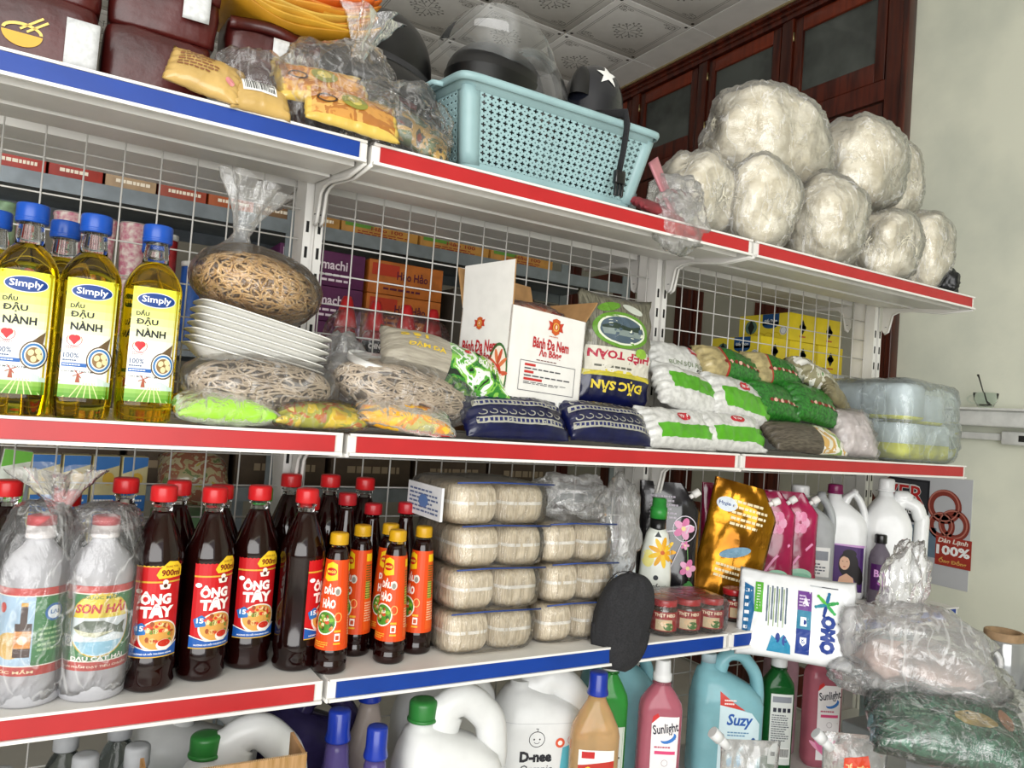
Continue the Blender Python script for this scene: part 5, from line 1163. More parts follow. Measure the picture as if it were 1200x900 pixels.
t, f = cleaner('pink floor cleaner bottle with white cap and flower label', (1.192, 1.27, ZB), -.5, .092, .062, .318, m_pkl, m_capw, 'capped floor cleaners', capr=.0175, caph=.045)
def sunl(P):
    P.poly([(-.022, .02), (.034, .02), (.036, .205), (-.008, .205), (-.024, .19)], '#eee9ea', 0); P.poly([(-.024, .19), (-.008, .205), (-.012, .212), (-.022, .205)], '#c83030', 1); P.text('Sunlight', .007, .178, .056, .026, '#2a2c38', 2, bold=.02, rot=.16); P.ell(.014, .16, .018, .010, '#3a78c4', 1, 16, rot=.4); P.ell(.010, .164, .016, .008, '#eee9ea', 2, 16, rot=.4); P.lines(-.016, .137, .03, .145, 1, '#b8506a', 1); P.rect(-.015, .126, .03, .133, '#d84a7a', 1); P.ring(.008, .108, .007, .007, .0008, '#8a7a84', 1)
    for k in range(7): P.ell(.0 + (k-3)*.006, .05, .006, .026, '#e070a0' if k % 2 else '#f0a0c0', 1 + k % 2, 12, rot=-(k-3)*.3)
simple_print(t, f, sunl)
jug('aqua jug in the back row behind the pink bottle', (1.20, 1.43, ZB), -.3, .17, .11, .33, m_bll, m_capw, hr=.014)
t, f = jug('open aqua softener jug with white panel label and no cap', (1.43, 1.305, ZB), -.5, .165, .11, .305, m_bll, m_capw, cap_on=False, hr=.015, capr=.019, neckx=-.28, htop=.97)
tp_ = MB(); tp_.lathe([(.0175, .62*.305 + .29*.305 - .002), (.0175, .294), (.0165, .296)], mat('#cfe3ea', .2, trans=.4, ior=1.2, name='clear_thread'), 28, (-.28*.165, 0, 0)); tp_.obj('threaded_neck', t)
def suzyb(P):
    P.poly([(-.03, .0), (.066, .0), (.066, .12), (.045, .145), (.0, .155), (-.03, .185)], '#cfe4ea', 0); P.poly([(-.03, .16), (.03, .15), (.0, .168), (-.03, .19)], '#c83a30', 1); P.text('Suzy', .018, .125, .062, .034, '#2a5aa8', 1, bold=.03, shear=.2); P.lines(-.01, .09, .045, .103, 2, '#5a8ab0', 1); P.ell(.045, .04, .018, .03, '#f0f4f6', 1, 18); P.ell(.052, .07, .008, .02, '#2a5a9a', 1, 12); P.ell(.02, .03, .03, .02, '#8ab8d4', 1, 18); P.lines(-.02, .16, .01, .175, 2, '#f4e0dc', 2)
simple_print(t, lambda u, v, off: f(u, v + .034, off), suzyb)
t, f = cleaner('dark green cleaner bottle with white cap showing its back label', (1.588, 1.285, ZB), -.55, .075, .055, .308, mat('#1f6a30', .1, trans=.5, ior=1.32, var=.03, name='deep_green_cleaner'), m_capw, 'capped floor cleaners', capr=.0165, caph=.05)
simple_print(t, f, lambda P: (P.rect(-.024, .03, .03, .198, '#d9dcd8', 0), P.rect(-.02, .178, .026, .192, '#8a8e96', 1), [P.rect(-.018 + q*.0115, .155, -.010 + q*.0115, .165, '#2a2c3a', 1) for q in range(4)], P.lines(-.02, .085, .026, .15, 12, '#5a5e66', 1), P.barcode(.002, .045, .026, .07, 1), P.rect(-.018, .05, -.008, .06, '#3a3c40', 1)))
cleaner('pale pink bottle with pink cap standing behind the dark green one', (1.70, 1.37, ZB), -.5, .085, .06, .335, mat('#c49aa4', .2, trans=.3, ior=1.3, name='rose_cleaner'), mat('#c8a0a8', .4, name='rose_cap'), capr=.018, caph=.05)
t, f = cleaner('pink floor cleaner bottle half hidden behind the crumpled clear bag', (1.745, 1.275, ZB), -.5, .09, .062, .325, m_pkl, m_capw, capr=.0175, caph=.045); simple_print(t, f, sunl)
m_clp = film(.10, .7, 20, .6)
t, f = pouch('clear refill pouch with white spout in front of the aqua jug', (1.31, 1.12, ZB), (.0, 0, -.45), .13, .185, .08, m_clp, seed=15, cut=.0, spout=None, wr=.008)
s_ = MB(); s_.tube([(-.05, 0, .17), (-.072, -.002, .19)], .010, m_capw, 18); s_.tube([(-.068, -.002, .186), (-.085, -.003, .20)], .0125, m_capw, 18); s_.obj('spout', t)
t, f = pouch('clear refill pouch with white spout and orange panel beneath the green packet', (1.53, 1.03, ZB), (.0, 0, -.6), .14, .20, .08, m_clp, seed=16, cut=.0, spout=None, wr=.008)
s_ = MB(); s_.tube([(-.05, 0, .165), (-.072, -.002, .185)], .010, m_capw, 18); s_.tube([(-.068, -.002, .181), (-.085, -.003, .196)], .0125, m_capw, 18); s_.obj('spout', t)
simple_print(t, f, lambda P: (P.poly([(-.03, .10), (.03, .10), (.02, .165), (-.028, .155)], '#d8482a', 0), P.text('TIẾT KIỆM', -.004, .14, .045, .014, '#f8e0a0', 1, bold=.03)), nm='print')
jug('pale jug with looped handle glimpsed behind the crumpled bag at the shelving end', (2.08, 1.30, ZB), -.5, .15, .10, .33, mat('#b9cdd0', .3, trans=.3, ior=1.2, name='pale_aqua_plastic'), m_capw, cap_on=False, hr=.009)

# ================================================================ counter in the foreground with bags, film roll and papers
ZK = H - .66
m_cnt = mat('#8d9090', .35, var=.05, vscale=8, name='grey_counter')
t = thing('counter_table', 'grey counter table in front of the shelving end', 'table', (2.15, .80, 0))
mb = MB(); mb.box(-.50, .85, -.40, .35, ZK - .03, ZK, m_cnt, .004); mb.obj('table_top', t)
for sx in (-.46, .81):
    for sy in (-.36, .18): MB().box(sx - .02, sx + .02, sy - .02, sy + .02, 0, ZK - .03, m_cnt).obj('leg', t)
t = thing('crumpled_bag', 'large crumpled clear plastic bag heaped over the green packet', 'bag', (1.625, .985, ZK + .12), (0, .16, -.75))
m_pinkc = mat('#c8a89c', .6, var=.15, vscale=20, name='pinkish_contents')
mb = MB(); blob(mb, (.02, 0, .05), (.13, .07, .05), m_pinkc, 101, .2, .06, 4, 2.4, .005, 4, 9); mb.obj('contents', t)
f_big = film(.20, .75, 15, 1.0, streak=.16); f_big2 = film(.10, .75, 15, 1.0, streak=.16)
mb = MB(); blob(mb, (.0, 0, .085), (.168, .10, .11), f_big, 102, .2, .07, 5, 2.0, -.002, 4, 6); blob(mb, (.07, -.01, .05), (.13, .09, .075), f_big2, 104, .2, .08, 5, 2.0, -.002, 4, 6); blob(mb, (-.11, -.02, .015), (.06, .06, .035), f_big2, 105, .2, .08, 5, 2.0, -.02, 4, 6); mb.obj('bag_film', t)
mb = MB(); blob(mb, (-.045, .02, .22), (.048, .04, .10), f_big2, 103, .3, .10, 5, 2.0, None, 5, 6); mb.obj('gathered_top', t)
mb = MB(); mb.tube([(.165 + .022*math.cos(a), .05, .10 + .03*math.sin(a)) for a in np.linspace(-.6, 4.2, 16)], .006, f_milky, 8); mb.obj('loop_handle', t)
m_gpk = mottled(['#17402e', '#235540', '#2f6a50', '#1f4c3a', '#3a7a5e', '#17402e'], 22, 2)
t = thing('green_packet', 'large dark green glossy packet in clear film on the counter', 'packet', (1.63, .905, ZK + .06), (.5, .1, -.75))
mb = pillow(.29, .20, .10, lambda *a: m_gpk, 111, .008); mb.obj('packet_body', t, merge=.0004)
P = Print(.01); P.ell(.03, -.03, .04, .016, '#b8a060', 1, 20); P.ell(.09, -.01, .014, .026, '#a8704a', 1, 16); P.lines(-.1, -.05, .0, -.03, 2, '#5a8a6c', 1); P.obj('print', t, mb.topf)
mb2 = pillow(.36, .235, .118, lambda *a: film(.03, .9, 30, 1.0, streak=.2), 112, .012); mb2.obj('wrapper_film', t, (.02, 0, -.006), merge=.0004)
# cling film roll
t = thing('film_roll', 'roll of clear stretch film with a cardboard core standing on the counter', 'roll', (2.245, 1.095, ZK))
m_roll = mat('#a4a6a6', .12, metal=.35, var=.08, vscale=6, stretch=(1, 1, .2), coat=.5, name='stretch_film')
mb = MB(); mb.lathe([(.052, 0), (.054, .003), (.054, .15), (.052, .153), (.036, .153)], m_roll, 44, cap=(True, False)); mb.obj('wound_film', t)
m_core = mat('#a88a68', .75, var=.08, vscale=50, name='cardboard_core')
mb = MB(); mb.lathe([(.040, .10), (.047, .101), (.047, .172), (.045, .174), (.037, .173), (.037, .10)], m_core, 40, cap=(False, False)); mb.obj('core', t)
t = tag(MB().box(2.02, 2.42, .90, 1.035, ZK, ZK + .03, mat('#2c3a34', .5, var=.05, name='dark_green_book')).obj('sales_book'), 'dark green book under the loose papers in front of the film roll', 'book')
P = Print(.2); P.rect(-.16, .004, .0, .026, '#b83a30', 0); P.text('SỔ', -.08, .015, .07, .018, '#f0e8dc', 1, bold=.03); P.obj('spine_print', t, flat_map((2.22, .8995, ZK), (1, 0, 0), (0, 0, 1)))
mb = MB(); mb.grid(lambda a, b: (1.99 + .42*a, .885 + .15*b, ZK + .0315 + .012*max(0, .3 - b)*math.sin(a*3)), 12, 8, mat('#d8d9db', .6, var=.02, name='ruled_paper')); o = mb.obj('paper_sheet'); tag(o, 'loose white ruled paper sheets lying on the dark green book', 'paper'); md = o.modifiers.new('thickness', 'SOLIDIFY'); md.thickness = .0015
P = Print(.2); [P.rect(-.18, -.05 + .009*k, .18, -.0495 + .009*k, '#a9b0bc', 0) for k in range(13)]; P.obj('ruling', o, lambda u, v, off: (2.2 + u, .955 + v, ZK + .033 + off))
t = thing('marker_pen', 'navy marker pen with cream tip lying on the papers', 'pen', (2.29, .99, ZK + .043), (0, 0, -.5))
mb = MB(); mb.tube([(-.045, 0, 0), (-.04, 0, 0), (.03, 0, 0), (.035, 0, 0)], [.006, .01, .0105, .008], mat('#14285a', .35, name='navy_plastic'), 16); mb.obj('barrel', t); mb = MB(); mb.tube([(.034, 0, 0), (.055, 0, 0), (.062, 0, 0)], [.009, .009, .005], mat('#d8c890', .5, name='cream_tip'), 14); mb.obj('tip', t)

# ================================================================ top shelf
def zt(y): return ZT + .11*(y - 1.2)
m_mar = mat('#4d1512', .36, coat=.08, var=.12, vscale=10, bump=.5, bscale=26, name='maroon_film', col2='#350d0b'); m_tape = mat('#d0d2d2', .5, var=.06, vscale=120, name='patterned_tape')
def maroon(label, x, y, z, w, d, h, seed, tape=None, text=False, flap=True):
    t = thing('noodle_carton', label, 'packet', (x, y, z + .11*d/2 + .001), (.11, 0, .02*math.sin(seed)), 'maroon noodle packs')
    mb = MB(); R = []
    for z_, k in ((0, .95), (.006, .99), (.02, 1), (h*.5, 1.01), (h*.85, 1), (h*.97, .97), (h, .93)):
        R.append([(px_*(k + .035*nz((px_*26, py_*26, z_*34), 1, seed)), py_*(k + .06*nz((px_*30, py_*24, z_*36), 1, seed+2)), z_ + .008*nz((px_*24, py_*24, 0), 1, seed+4)*(z_/h)) for px_, py_, _ in ring_se(0, w/2, d/2, 7, n=48)])
    mb.rings(R, m_mar); mb.obj('pack_body', t)
    if flap:
        mb = MB(); mb.grid(lambda a, b: ((a-.5)*w*.98, -d/2 - .004 - .006*math.sin(b*PI) + .003*math.sin(a*9 + seed), h - .006 - b*h*.28 + .006*math.sin(a*5 + seed)), 14, 5, m_mar); o = mb.obj('fold_flap', t); md = o.modifiers.new('thickness', 'SOLIDIFY'); md.thickness = .002
    if tape:
        mb = MB(); u0, u1, v0, v1 = tape; mb.grid(lambda a, b: (u0 + (u1-u0)*a, -d/2 - .0135 - .002*math.sin(b*3), v0 + (v1-v0)*b), 4, 6, m_tape); o = mb.obj('white_tape', t); md = o.modifiers.new('thickness', 'SOLIDIFY'); md.thickness = .0012
    if text:
        P = Print(.02); P.ell(-.015, .04, .024, .018, '#d8a83a', 1, 20, PI, 2*PI); P.ring(-.015, .042, .024, .012, .004, '#e8c86a', 1, 18, 0, PI); P.line([(-.018, .045), (.008, .066)], .003, '#e8c86a', 1); P.line([(-.010, .043), (.014, .062)], .003, '#e8c86a', 1); P.text('BÚN', .034, .010, .032, .012, '#d8a83a', 1, bold=.04); P.obj('print', t, lambda u, v, off: (u, -d/2*1.012 - off - .001, v))
    return t
maroon('maroon noodle pack with bowl emblem at the picture edge, lower one', -.062, 1.31, zt(1.24), .148, .12, .10, 1, (.035, .076, .01, .075), True, False)
maroon('maroon noodle pack at the picture edge, upper one', -.062, 1.315, zt(1.24) + .102, .15, .12, .09, 2)
maroon('maroon noodle pack with pale seal in the second column, lower one', .095, 1.335, zt(1.27), .15, .12, .10, 3, None, False, False)
maroon('maroon noodle pack in the second column, upper one with taped fold', .10, 1.335, zt(1.27) + .102, .152, .12, .09, 4, (.022, .06, .03, .075))
maroon('maroon noodle pack behind the beige snack packets, lower one', .262, 1.37, zt(1.31), .15, .12, .10, 5, None, False, False)
maroon('maroon noodle pack directly under the orange paper bundle', .268, 1.365, zt(1.31) + .102, .15, .12, .075, 6, (-.005, .03, .01, .05))
mb = MB(); mb.grid(lambda a, b: (.168 + .03*a + .012*b, 1.285 + .01*math.sin(a*3), zt(1.27) + .03 + .07*b - .03*a), 6, 6, m_tape); o = mb.obj('torn_wrapper'); tag(o, 'torn strip of pale patterned wrapper beside the maroon packs', 'wrapper'); md = o.modifiers.new('thickness', 'SOLIDIFY'); md.thickness = .0012
# orange and yellow bundle
t = thing('paper_bundle', 'bundle of orange and yellow papers lying on the maroon packs', 'bundle', (.30, 1.345, zt(1.31) + .179))
cs = ['#b8841c', '#c8962a', '#a8701c', '#c89a34', '#b87a20', '#c8a040', '#b06a18', '#c88a2a', '#d0a23c', '#b86a1c', '#c87018', '#c85a14', '#d06418', '#c84a12', '#d05814', '#c84010', '#d86a1c', '#c83c10', '#d05014', '#c86418', '#c83810', '#d05a18']
for k, c in enumerate(cs):
    mb = MB(); z0 = .0042*k
    sag = lambda x: .035*(abs(x)/.13)**2.5
    w = .118 + .012*math.sin(k*1.7); R = []
    mb.grid(lambda a, b: ((2*a-1)*w + .006*math.sin(k*2.3), -.085 + .17*b + .008*math.sin(k*3 + a*4), z0 + sag((2*a-1)*w) + .0025*math.sin(a*11 + k)), 22, 4, mat(c, .5, var=.06, name='dyed_paper'))
    o = mb.obj('paper_sheaf', t); md = o.modifiers.new('thickness', 'SOLIDIFY'); md.thickness = .0032; md.offset = 1
# snack packets at the edge
m_bei = mat('#c8a560', .35, coat=.3, var=.06, vscale=20, bump=.15, name='beige_packet')
packet('snack_packet', 'beige snack packet with printed lines on the blue shelf edge', 'packet', (.155, 1.225, zt(1.2)), (.9, .16, -.1), .105, .085, .035, lambda *a: m_bei, 121, lambda P: (P.lines(-.04, -.02, .02, .025, 6, '#8a5a3a', 1), P.ell(.034, -.018, .007, .007, '#d88a8a', 1, 14)))
packet('snack_packet', 'beige snack packet with a barcode on the blue shelf edge', 'packet', (.232, 1.222, zt(1.2) - .004), (.9, -.02, .05), .09, .07, .035, lambda *a: m_bei, 122, lambda P: P.barcode(-.028, -.012, .022, .018, 1))
t = thing('clear_bag', 'thin clear bag loosely covering the beige snack packets', 'bag', (.235, 1.25, zt(1.2) + .02)); mb = MB(); blob(mb, (0, 0, .045), (.065, .05, .05), f_bag, 131, .3, .08, 4, 2, None, 5, 8); mb.obj('bag_film', t)
m_ora = mottled(['#b87830', '#c88e3e', '#a86a28', '#d0a050', '#c08038'], 24, 11); m_yb = gl('#d8b858')
def orp(lab, x, y, z, rot, seed):
    return packet('mushroom_packet', lab, 'packet', (x, y, z), rot, .155, .085, .03, lambda s, q, t_: m_yb if abs(q) > .72 or abs(s) > .86 else m_ora, seed, lambda P: (P.ell(.0, .008, .022, .016, '#8a8a3a', 1, 16), P.ell(.0, .01, .012, .009, '#c8b860', 2, 14), P.ring(-.045, .0, .016, .01, .003, '#3a2a1c', 1)))
orp('orange packet with yellow edge in a clear bag, upper one', .335, 1.245, zt(1.2) + .04, (1.0, -.12, .05), 123)
orp('orange packet with yellow edge in a clear bag, drooping over the shelf edge', .375, 1.208, zt(1.2) + .002, (1.0, .04, -.02), 124)
t = thing('clear_bag', 'clear plastic bag holding orange packets, gathered at the top', 'bag', (.365, 1.235, zt(1.2) + .005)); mb = MB(); blob(mb, (0, 0, .075), (.105, .05, .085), f_bag, 132, .2, .06, 5, 2.2, None, 4, 8); ruffle(mb, (.03, .02, .15), .09, .012, .045, f_hazy, 6, 1, (.02, .0)); mb.obj('bag_film', t)
m_dk = mottled(['#2c2a26', '#6a7a4a', '#c8a050', '#4a4a40', '#8a3a2a'], 30, 12)
packet('snack_packet', 'dark mixed packet inside clear film near the basket corner', 'packet', (.49, 1.262, zt(1.2)), (.9, .34, -.1), .16, .09, .04, lambda *a: m_dk, 125, wrap=f_crisp)
t = thing('clear_bag', 'crumpled clear bag draped over the red strip next to the basket', 'bag', (.475, 1.24, zt(1.2) + .004)); mb = MB(); blob(mb, (0, 0, .055), (.09, .045, .075), f_bag, 133, .25, .07, 5, 2.1, None, 5, 8); mb.obj('bag_film', t)
t = thing('red_carton', 'small red and white carton lying under the black helmet', 'carton', (.47, 1.315, zt(1.3) + .085), (0, .2, -.2)); mb = MB(); mb.box(-.05, .05, -.03, .03, 0, .035, mat('#8f1c20', .35, name='red_card'), .003); mb.obj('carton_body', t); mb = MB(); mb.box(-.0505, .0505, -.0305, .0305, .036, .048, mat('#e0ddd6', .4, name='white_card'), .003); mb.obj('carton_lid', t)
# black helmet
m_hb = mat('#0b0b0c', .35, coat=.08, var=.1, name='black_shell')
def dome(mb, c, r, m, a1=PI/2, n=40, rows=14, hole=False):
    R = []
    for i in range(rows+1):
        a = a1*i/rows; R.append([(c[0] + r[0]*math.cos(a)*math.cos(2*PI*j/n), c[1] + r[1]*math.cos(a)*math.sin(2*PI*j/n), c[2] + r[2]*math.sin(a)) for j in range(n)])
    return mb.rings(R, m, (False, True))
t = thing('helmet', 'black half helmet with peak beside the turquoise basket', 'helmet', (.452, 1.375, zt(1.38) + .068), (0, .18, 0))
mb = MB(); mb.rings([ring_se(z, a, b, 2.2, n=40) for z, a, b in ((-.06, .085, .065), (-.03, .1, .08), (.11, .104, .085))], m_hb, (True, False)); dome(mb, (0, 0, .11), (.104, .085, .12), m_hb); mb.obj('shell', t)
mb = MB(); mb.grid(lambda a, b: ((.105 + .045*b)*math.cos((a-.5)*2.3 - 1.0), (.088 + .045*b)*math.sin((a-.5)*2.3 - 1.0), .10 - .07*b*b), 18, 6, m_hb); o = mb.obj('peak', t); md = o.modifiers.new('thickness', 'SOLIDIFY'); md.thickness = .004
mb = MB(); mb.rings([ring_se(.100, .105, .086, 2.2, n=40), ring_se(.108, .1065, .0875, 2.2, n=40), ring_se(.114, .105, .086, 2.2, n=40)], mat('#2a2a2c', .5, name='rubber_rim'), (False, False)); mb.obj('rim_trim', t)
# turquoise basket
m_bas = mat('#97b6b9', .4, var=.04, vscale=12, name='turquoise_plastic')
t = thing('plastic_basket', 'turquoise perforated plastic basket on the red-striped top shelf', 'basket', (.79, 1.335, zt(1.335) + .002), (.11, 0, 0))
BW0, BW1, BD0, BD1, BH = .192, .222, .105, .125, .165
def cell_wall(mb, fn, nu, nv):
    a, b, h, k = .33, .12, .5, .13
    base = [(-h+k, -h), (h-k, -h), (h, -h+k), (h, h-k), (h-k, h), (-h+k, h), (-h, h-k), (-h, -h+k), (-b, -a), (b, -a), (b, -b), (a, -b), (a, b), (b, b), (b, a), (-b, a), (-b, b), (-a, b), (-a, -b), (-b, -b)]
    fs = [(0, 1, 9, 8), (9, 1, 2, 11, 10), (2, 3, 12, 11), (12, 3, 4, 14, 13), (4, 5, 15, 14), (15, 5, 6, 17, 16), (6, 7, 18, 17), (18, 7, 0, 8, 19)]
    for j in range(nv):
        for i in range(nu): mb.add([fn((i + .5 + p[0])/nu, (j + .5 + p[1])/nv) for p in base], fs, m_bas, False)
def bas(side):
    def f(a, b):
        z = .02 + (BH - .045)*b; k = z/BH; w = BW0 + (BW1-BW0)*k; d = BD0 + (BD1-BD0)*k
        return {'f': ((2*a-1)*(w - .03), -d, z), 'k': ((1-2*a)*(w - .03), d, z), 'l': (-w, (1-2*a)*(d - .03), z), 'r': (w, (2*a-1)*(d - .03), z)}[side]
    return f
for sd, nu in (('f', 24), ('k', 24), ('l', 11), ('r', 11)):
    mb = MB(); cell_wall(mb, bas(sd), nu, 10); o = mb.obj('perforated_wall', t, merge=.0003); md = o.modifiers.new('thickness', 'SOLIDIFY'); md.thickness = .0022; md.offset = 0
mb = MB()
def bring(z, g=0): k = z/BH; return ring_se(z, BW0 + (BW1-BW0)*k + g, BD0 + (BD1-BD0)*k + g, 14, n=96)
mb.rings([bring(0, -.004), bring(.004, 0), bring(.02, .0)], m_bas, (False, False)); o = mb.obj('base_band', t)
mb = MB(); mb.rings([bring(BH - .026), bring(BH), bring(BH, .008), bring(BH - .006, .010), bring(BH - .014, .009)], m_bas, (False, False)); o = mb.obj('rim', t); md = o.modifiers.new('thickness', 'SOLIDIFY'); md.thickness = .003
for sx in (-1, 1):
    for sy in (-1, 1):
        mb = MB(); P_ = []
        for q in range(7):
            z = .015 + (BH - .035)*q/6; k = z/BH; w = (BW0 + (BW1-BW0)*k); d = (BD0 + (BD1-BD0)*k)
            P_.append([(sx*(w - .031), sy*(d + .0008), z), (sx*(w - .012), sy*(d + .0002), z), (sx*(w - .002), sy*(d - .004), z), (sx*(w + .0002), sy*(d - .014), z), (sx*(w + .0008), sy*(d - .031), z)])
        base = [p for r in P_ for p in r]; mb.add(base, [(r*5+c, r*5+c+1, (r+1)*5+c+1, (r+1)*5+c) for r in range(6) for c in range(4)], m_bas); o = mb.obj('corner', t); md = o.modifiers.new('thickness', 'SOLIDIFY'); md.thickness = .003
mb = MB(); mb.box(-BW0 + .004, BW0 - .004, -BD0 + .004, BD0 - .004, 0, .003, m_bas); mb.obj('basket_floor', t)
for sx in (-1, 1):
    mb = MB(); mb.tube([(sx*(BW1 + .006), -.05, BH - .01), (sx*(BW1 + .022), -.04, BH - .008), (sx*(BW1 + .022), .04, BH - .008), (sx*(BW1 + .006), .05, BH - .01)], .005, m_bas, 8); mb.obj('grip', t)
# helmet with clear visor in the basket
zb = zt(1.22) + .018
t = thing('helmet', 'black helmet with a raised clear visor lying in the basket', 'helmet', (.70, 1.345, zb + .04), (0, .05, .15))
mb = MB(); mb.rings([ring_se(z, a, b, 2.2, n=44) for z, a, b in ((-.035, .07, .06), (.0, .095, .075), (.14, .105, .08))], m_hb, (True, False)); mb.rings([ring_se(z, a, b, 2.2, n=44) for z, a, b in ((.14, .105, .08), (.17, .108, .082))], m_hb, (False, False)); dome(mb, (0, 0, .17), (.108, .082, .075), m_hb); mb.obj('shell', t)
m_vis = film(.04, .5, 3, .05, '#e8eaea', .03)
mb = MB(); R = []
mb.grid(lambda a, b: ((.085 + .045*math.sin(b*2.6))*math.cos((a-.5)*2.6 + PI*1.32) + .0, (.08 + .03*math.sin(b*2.6))*math.sin((a-.5)*2.6 + PI*1.32), .19 + .105*b - .01*b*b - .05*(2*a-1)**2*b), 26, 14, m_vis); o = mb.obj('visor', t)
m_smk = film(.10, .5, 3, .05, '#b8b8b8', .05)
mb = MB(); dome(mb, (.085, .0, .12), (.10, .085, .16), m_smk); mb.obj('smoked_shield', t)
# star helmet and its strap
t = thing('helmet', 'small navy helmet with a white star at the basket end', 'helmet', (.935, 1.33, zb + .10), (-.1, .12, .15))
m_nv = mat('#14161e', .25, coat=.4, var=.1, name='navy_shell')
mb = MB(); mb.rings([ring_se(z, a, b, 2.1, n=40) for z, a, b in ((-.09, .05, .05), (-.03, .062, .062), (.13, .068, .066))], m_nv, (True, False)); dome(mb, (0, 0, .13), (.068, .066, .095), m_nv); mb.obj('shell', t)
P = Print(.008); P.poly([(.03*(1 if k % 2 == 0 else .42)*math.sin(k*PI/5), .178 + .03*(1 if k % 2 == 0 else .42)*math.cos(k*PI/5)) for k in range(10)], '#e8e8e4', 1)
def dm(u, v, off):
    zz = max(-1, min(.985, (v - .13)/.095)); rr = math.sqrt(max(0.02, 1 - zz*zz)); a = u/.068 - .42; return ((.0685*rr + off)*math.sin(a + .15), -(.0665*rr + off)*math.cos(a + .15), v)
P.obj('star', t, dm, .001)
mb = MB(); dome(mb, (-.055, -.02, .12), (.028, .022, .075), m_hb); mb.obj('ear_flap', t)
t = thing('helmet_strap', 'black helmet strap with plastic buckle hanging over the basket front', 'strap', (0, 0, 0))
yr = 1.172; zr = zt(1.335) + .156
mb = MB(); mb.tube([(.905, 1.27, zr + .03), (.908, 1.235, zr + .022), (.91, yr + .004, zr + .006), (.911, yr - .002, zr - .02), (.909, yr + .002, zr - .07), (.905, yr + .006, zr - .112)], .0095, m_fab, 8, rz=.0022); mb.obj('webbing', t)
mb = MB(); mb.box(.893, .917, yr - .002, yr + .010, zr - .135, zr - .108, m_blk, .003)
for dx in (-.008, 0, .008): mb.box(.905 + dx - .0022, .905 + dx + .0022, yr, yr + .007, zr - .158, zr - .135, m_blk, .001)
mb.obj('buckle', t)
# pink sheet and clear bag at the joint
m_pkc = mat('#c8848c', .5, var=.08, vscale=12, name='pink_cloth')
mb = MB(); mb.grid(lambda a, b: (1.035 + .045*a + .05*b, 1.25 + .03*a - .03*b, zt(1.25) + .12 - .115*b + .03*a - .02*a*b), 8, 14, m_pkc); o = mb.obj('pink_sheet'); tag(o, 'folded pink plastic sheet hanging beside the basket end', 'sheet'); md = o.modifiers.new('thickness', 'SOLIDIFY'); md.thickness = .006
m_dkr = mat('#8a3038', .4, var=.1, name='dark_red_film')
packet('snack_packet', 'dark red packet in a clear bag on the red strip by the basket', 'packet', (1.045, 1.235, zt(1.2) + .002), (.5, .0, .2), .14, .07, .025, lambda *a: m_dkr, 126)
t = thing('clear_bag', 'clear plastic bag hanging over the red strip between basket and vermicelli sacks', 'bag', (1.10, 1.215, zt(1.2) - .045)); mb = MB(); blob(mb, (0, 0, .05), (.075, .03, .062), f_hazy, 134, .25, .07, 5, 2.1, None, 5, 7); blob(mb, (.03, .05, .12), (.06, .05, .05), f_hazy, 135, .3, .07, 4, 2.1, None, 5, 7); mb.obj('bag_film', t)
# sacks of glass vermicelli
m_gv = mat('#e8e2cf', .6, var=.12, vscale=16, stretch=(1, 1, 2), bump=.5, bscale=70, sss=.15, name='glass_vermicelli', col2='#c9bfa3')
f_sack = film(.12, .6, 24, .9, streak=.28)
def sack(label, x, y, z, r, seed, twist=None):
    t = thing('vermicelli_sack', label, 'sack', (x, y, z), (.11, 0, 0), 'glass vermicelli sacks')
    rd = random.Random(seed)
    mb = MB(); blob(mb, (0, 0, r[2]), (r[0]*.93, r[1]*.93, r[2]*.93), m_gv, seed, .14, .02, 5, 2.7, .012, 3.5, 8)
    strands(mb, curly(110, (0, 0, r[2]), (r[0]*.97, r[1]*.97, r[2]*.97), .3, .6, seed, 14, inner=.9), .0012, mat('#e8e3cf', .5, var=.05, name='pale_strand')); mb.obj('vermicelli', t)
    mb = MB(); blob(mb, (0, 0, r[2]), r, f_sack, seed, .14, .042, 5, 2.7, -.001, 3.5, 8); mb.obj('bag_film', t)
    if twist:
        for p in twist:
            mb = MB(); mb.tube([(p[0], p[1], r[2]*1.88), (p[0]*1.2, p[1], r[2]*1.95), (p[0]*1.5 + .004, p[1], r[2]*2.03)], [.003, .002, .005], mat('#ecebe6', .5, name='tie_white'), 6); mb.obj('tie', t)
    return t
sack('small vermicelli sack behind the basket end', 1.275, 1.37, zt(1.37), (.09, .09, .105), 141)
sack('vermicelli sack at the front above the shelf joint', 1.42, 1.31, zt(1.315) + .001, (.10, .088, .112), 142)
sack('vermicelli sack at the front, second from the joint', 1.675, 1.31, zt(1.315) + .001, (.105, .09, .118), 143)
sack('vermicelli sack at the front, third from the joint', 1.935, 1.315, zt(1.315) + .001, (.10, .088, .10), 144)
sack('vermicelli sack at the front by the shelf end', 2.13, 1.33, zt(1.33) + .001, (.078, .08, .118), 145)
sack('biggest vermicelli sack on top of the heap with white ties', 1.535, 1.40, zt(1.4) + .165, (.175, .12, .14), 146, ((.02, -.02), (.055, .01)))
sack('vermicelli sack on top of the heap near the wooden door', 1.92, 1.395, zt(1.4) + .185, (.135, .105, .14), 147)
sack('vermicelli sack on top of the heap at the far end', 2.13, 1.44, zt(1.4) + .215, (.09, .085, .125), 148)
t = thing('black_bag', 'scrap of black plastic bag at the very end of the top shelf', 'bag', (2.185, 1.262, zt(1.24))); mb = MB(); blob(mb, (0, 0, .042), (.032, .03, .045), mat('#16181c', .3, var=.1, bump=.4, bscale=60, name='black_film'), 151, .25, .08, 4, 2, 0, 4, 8); mb.obj('bag_film', t)

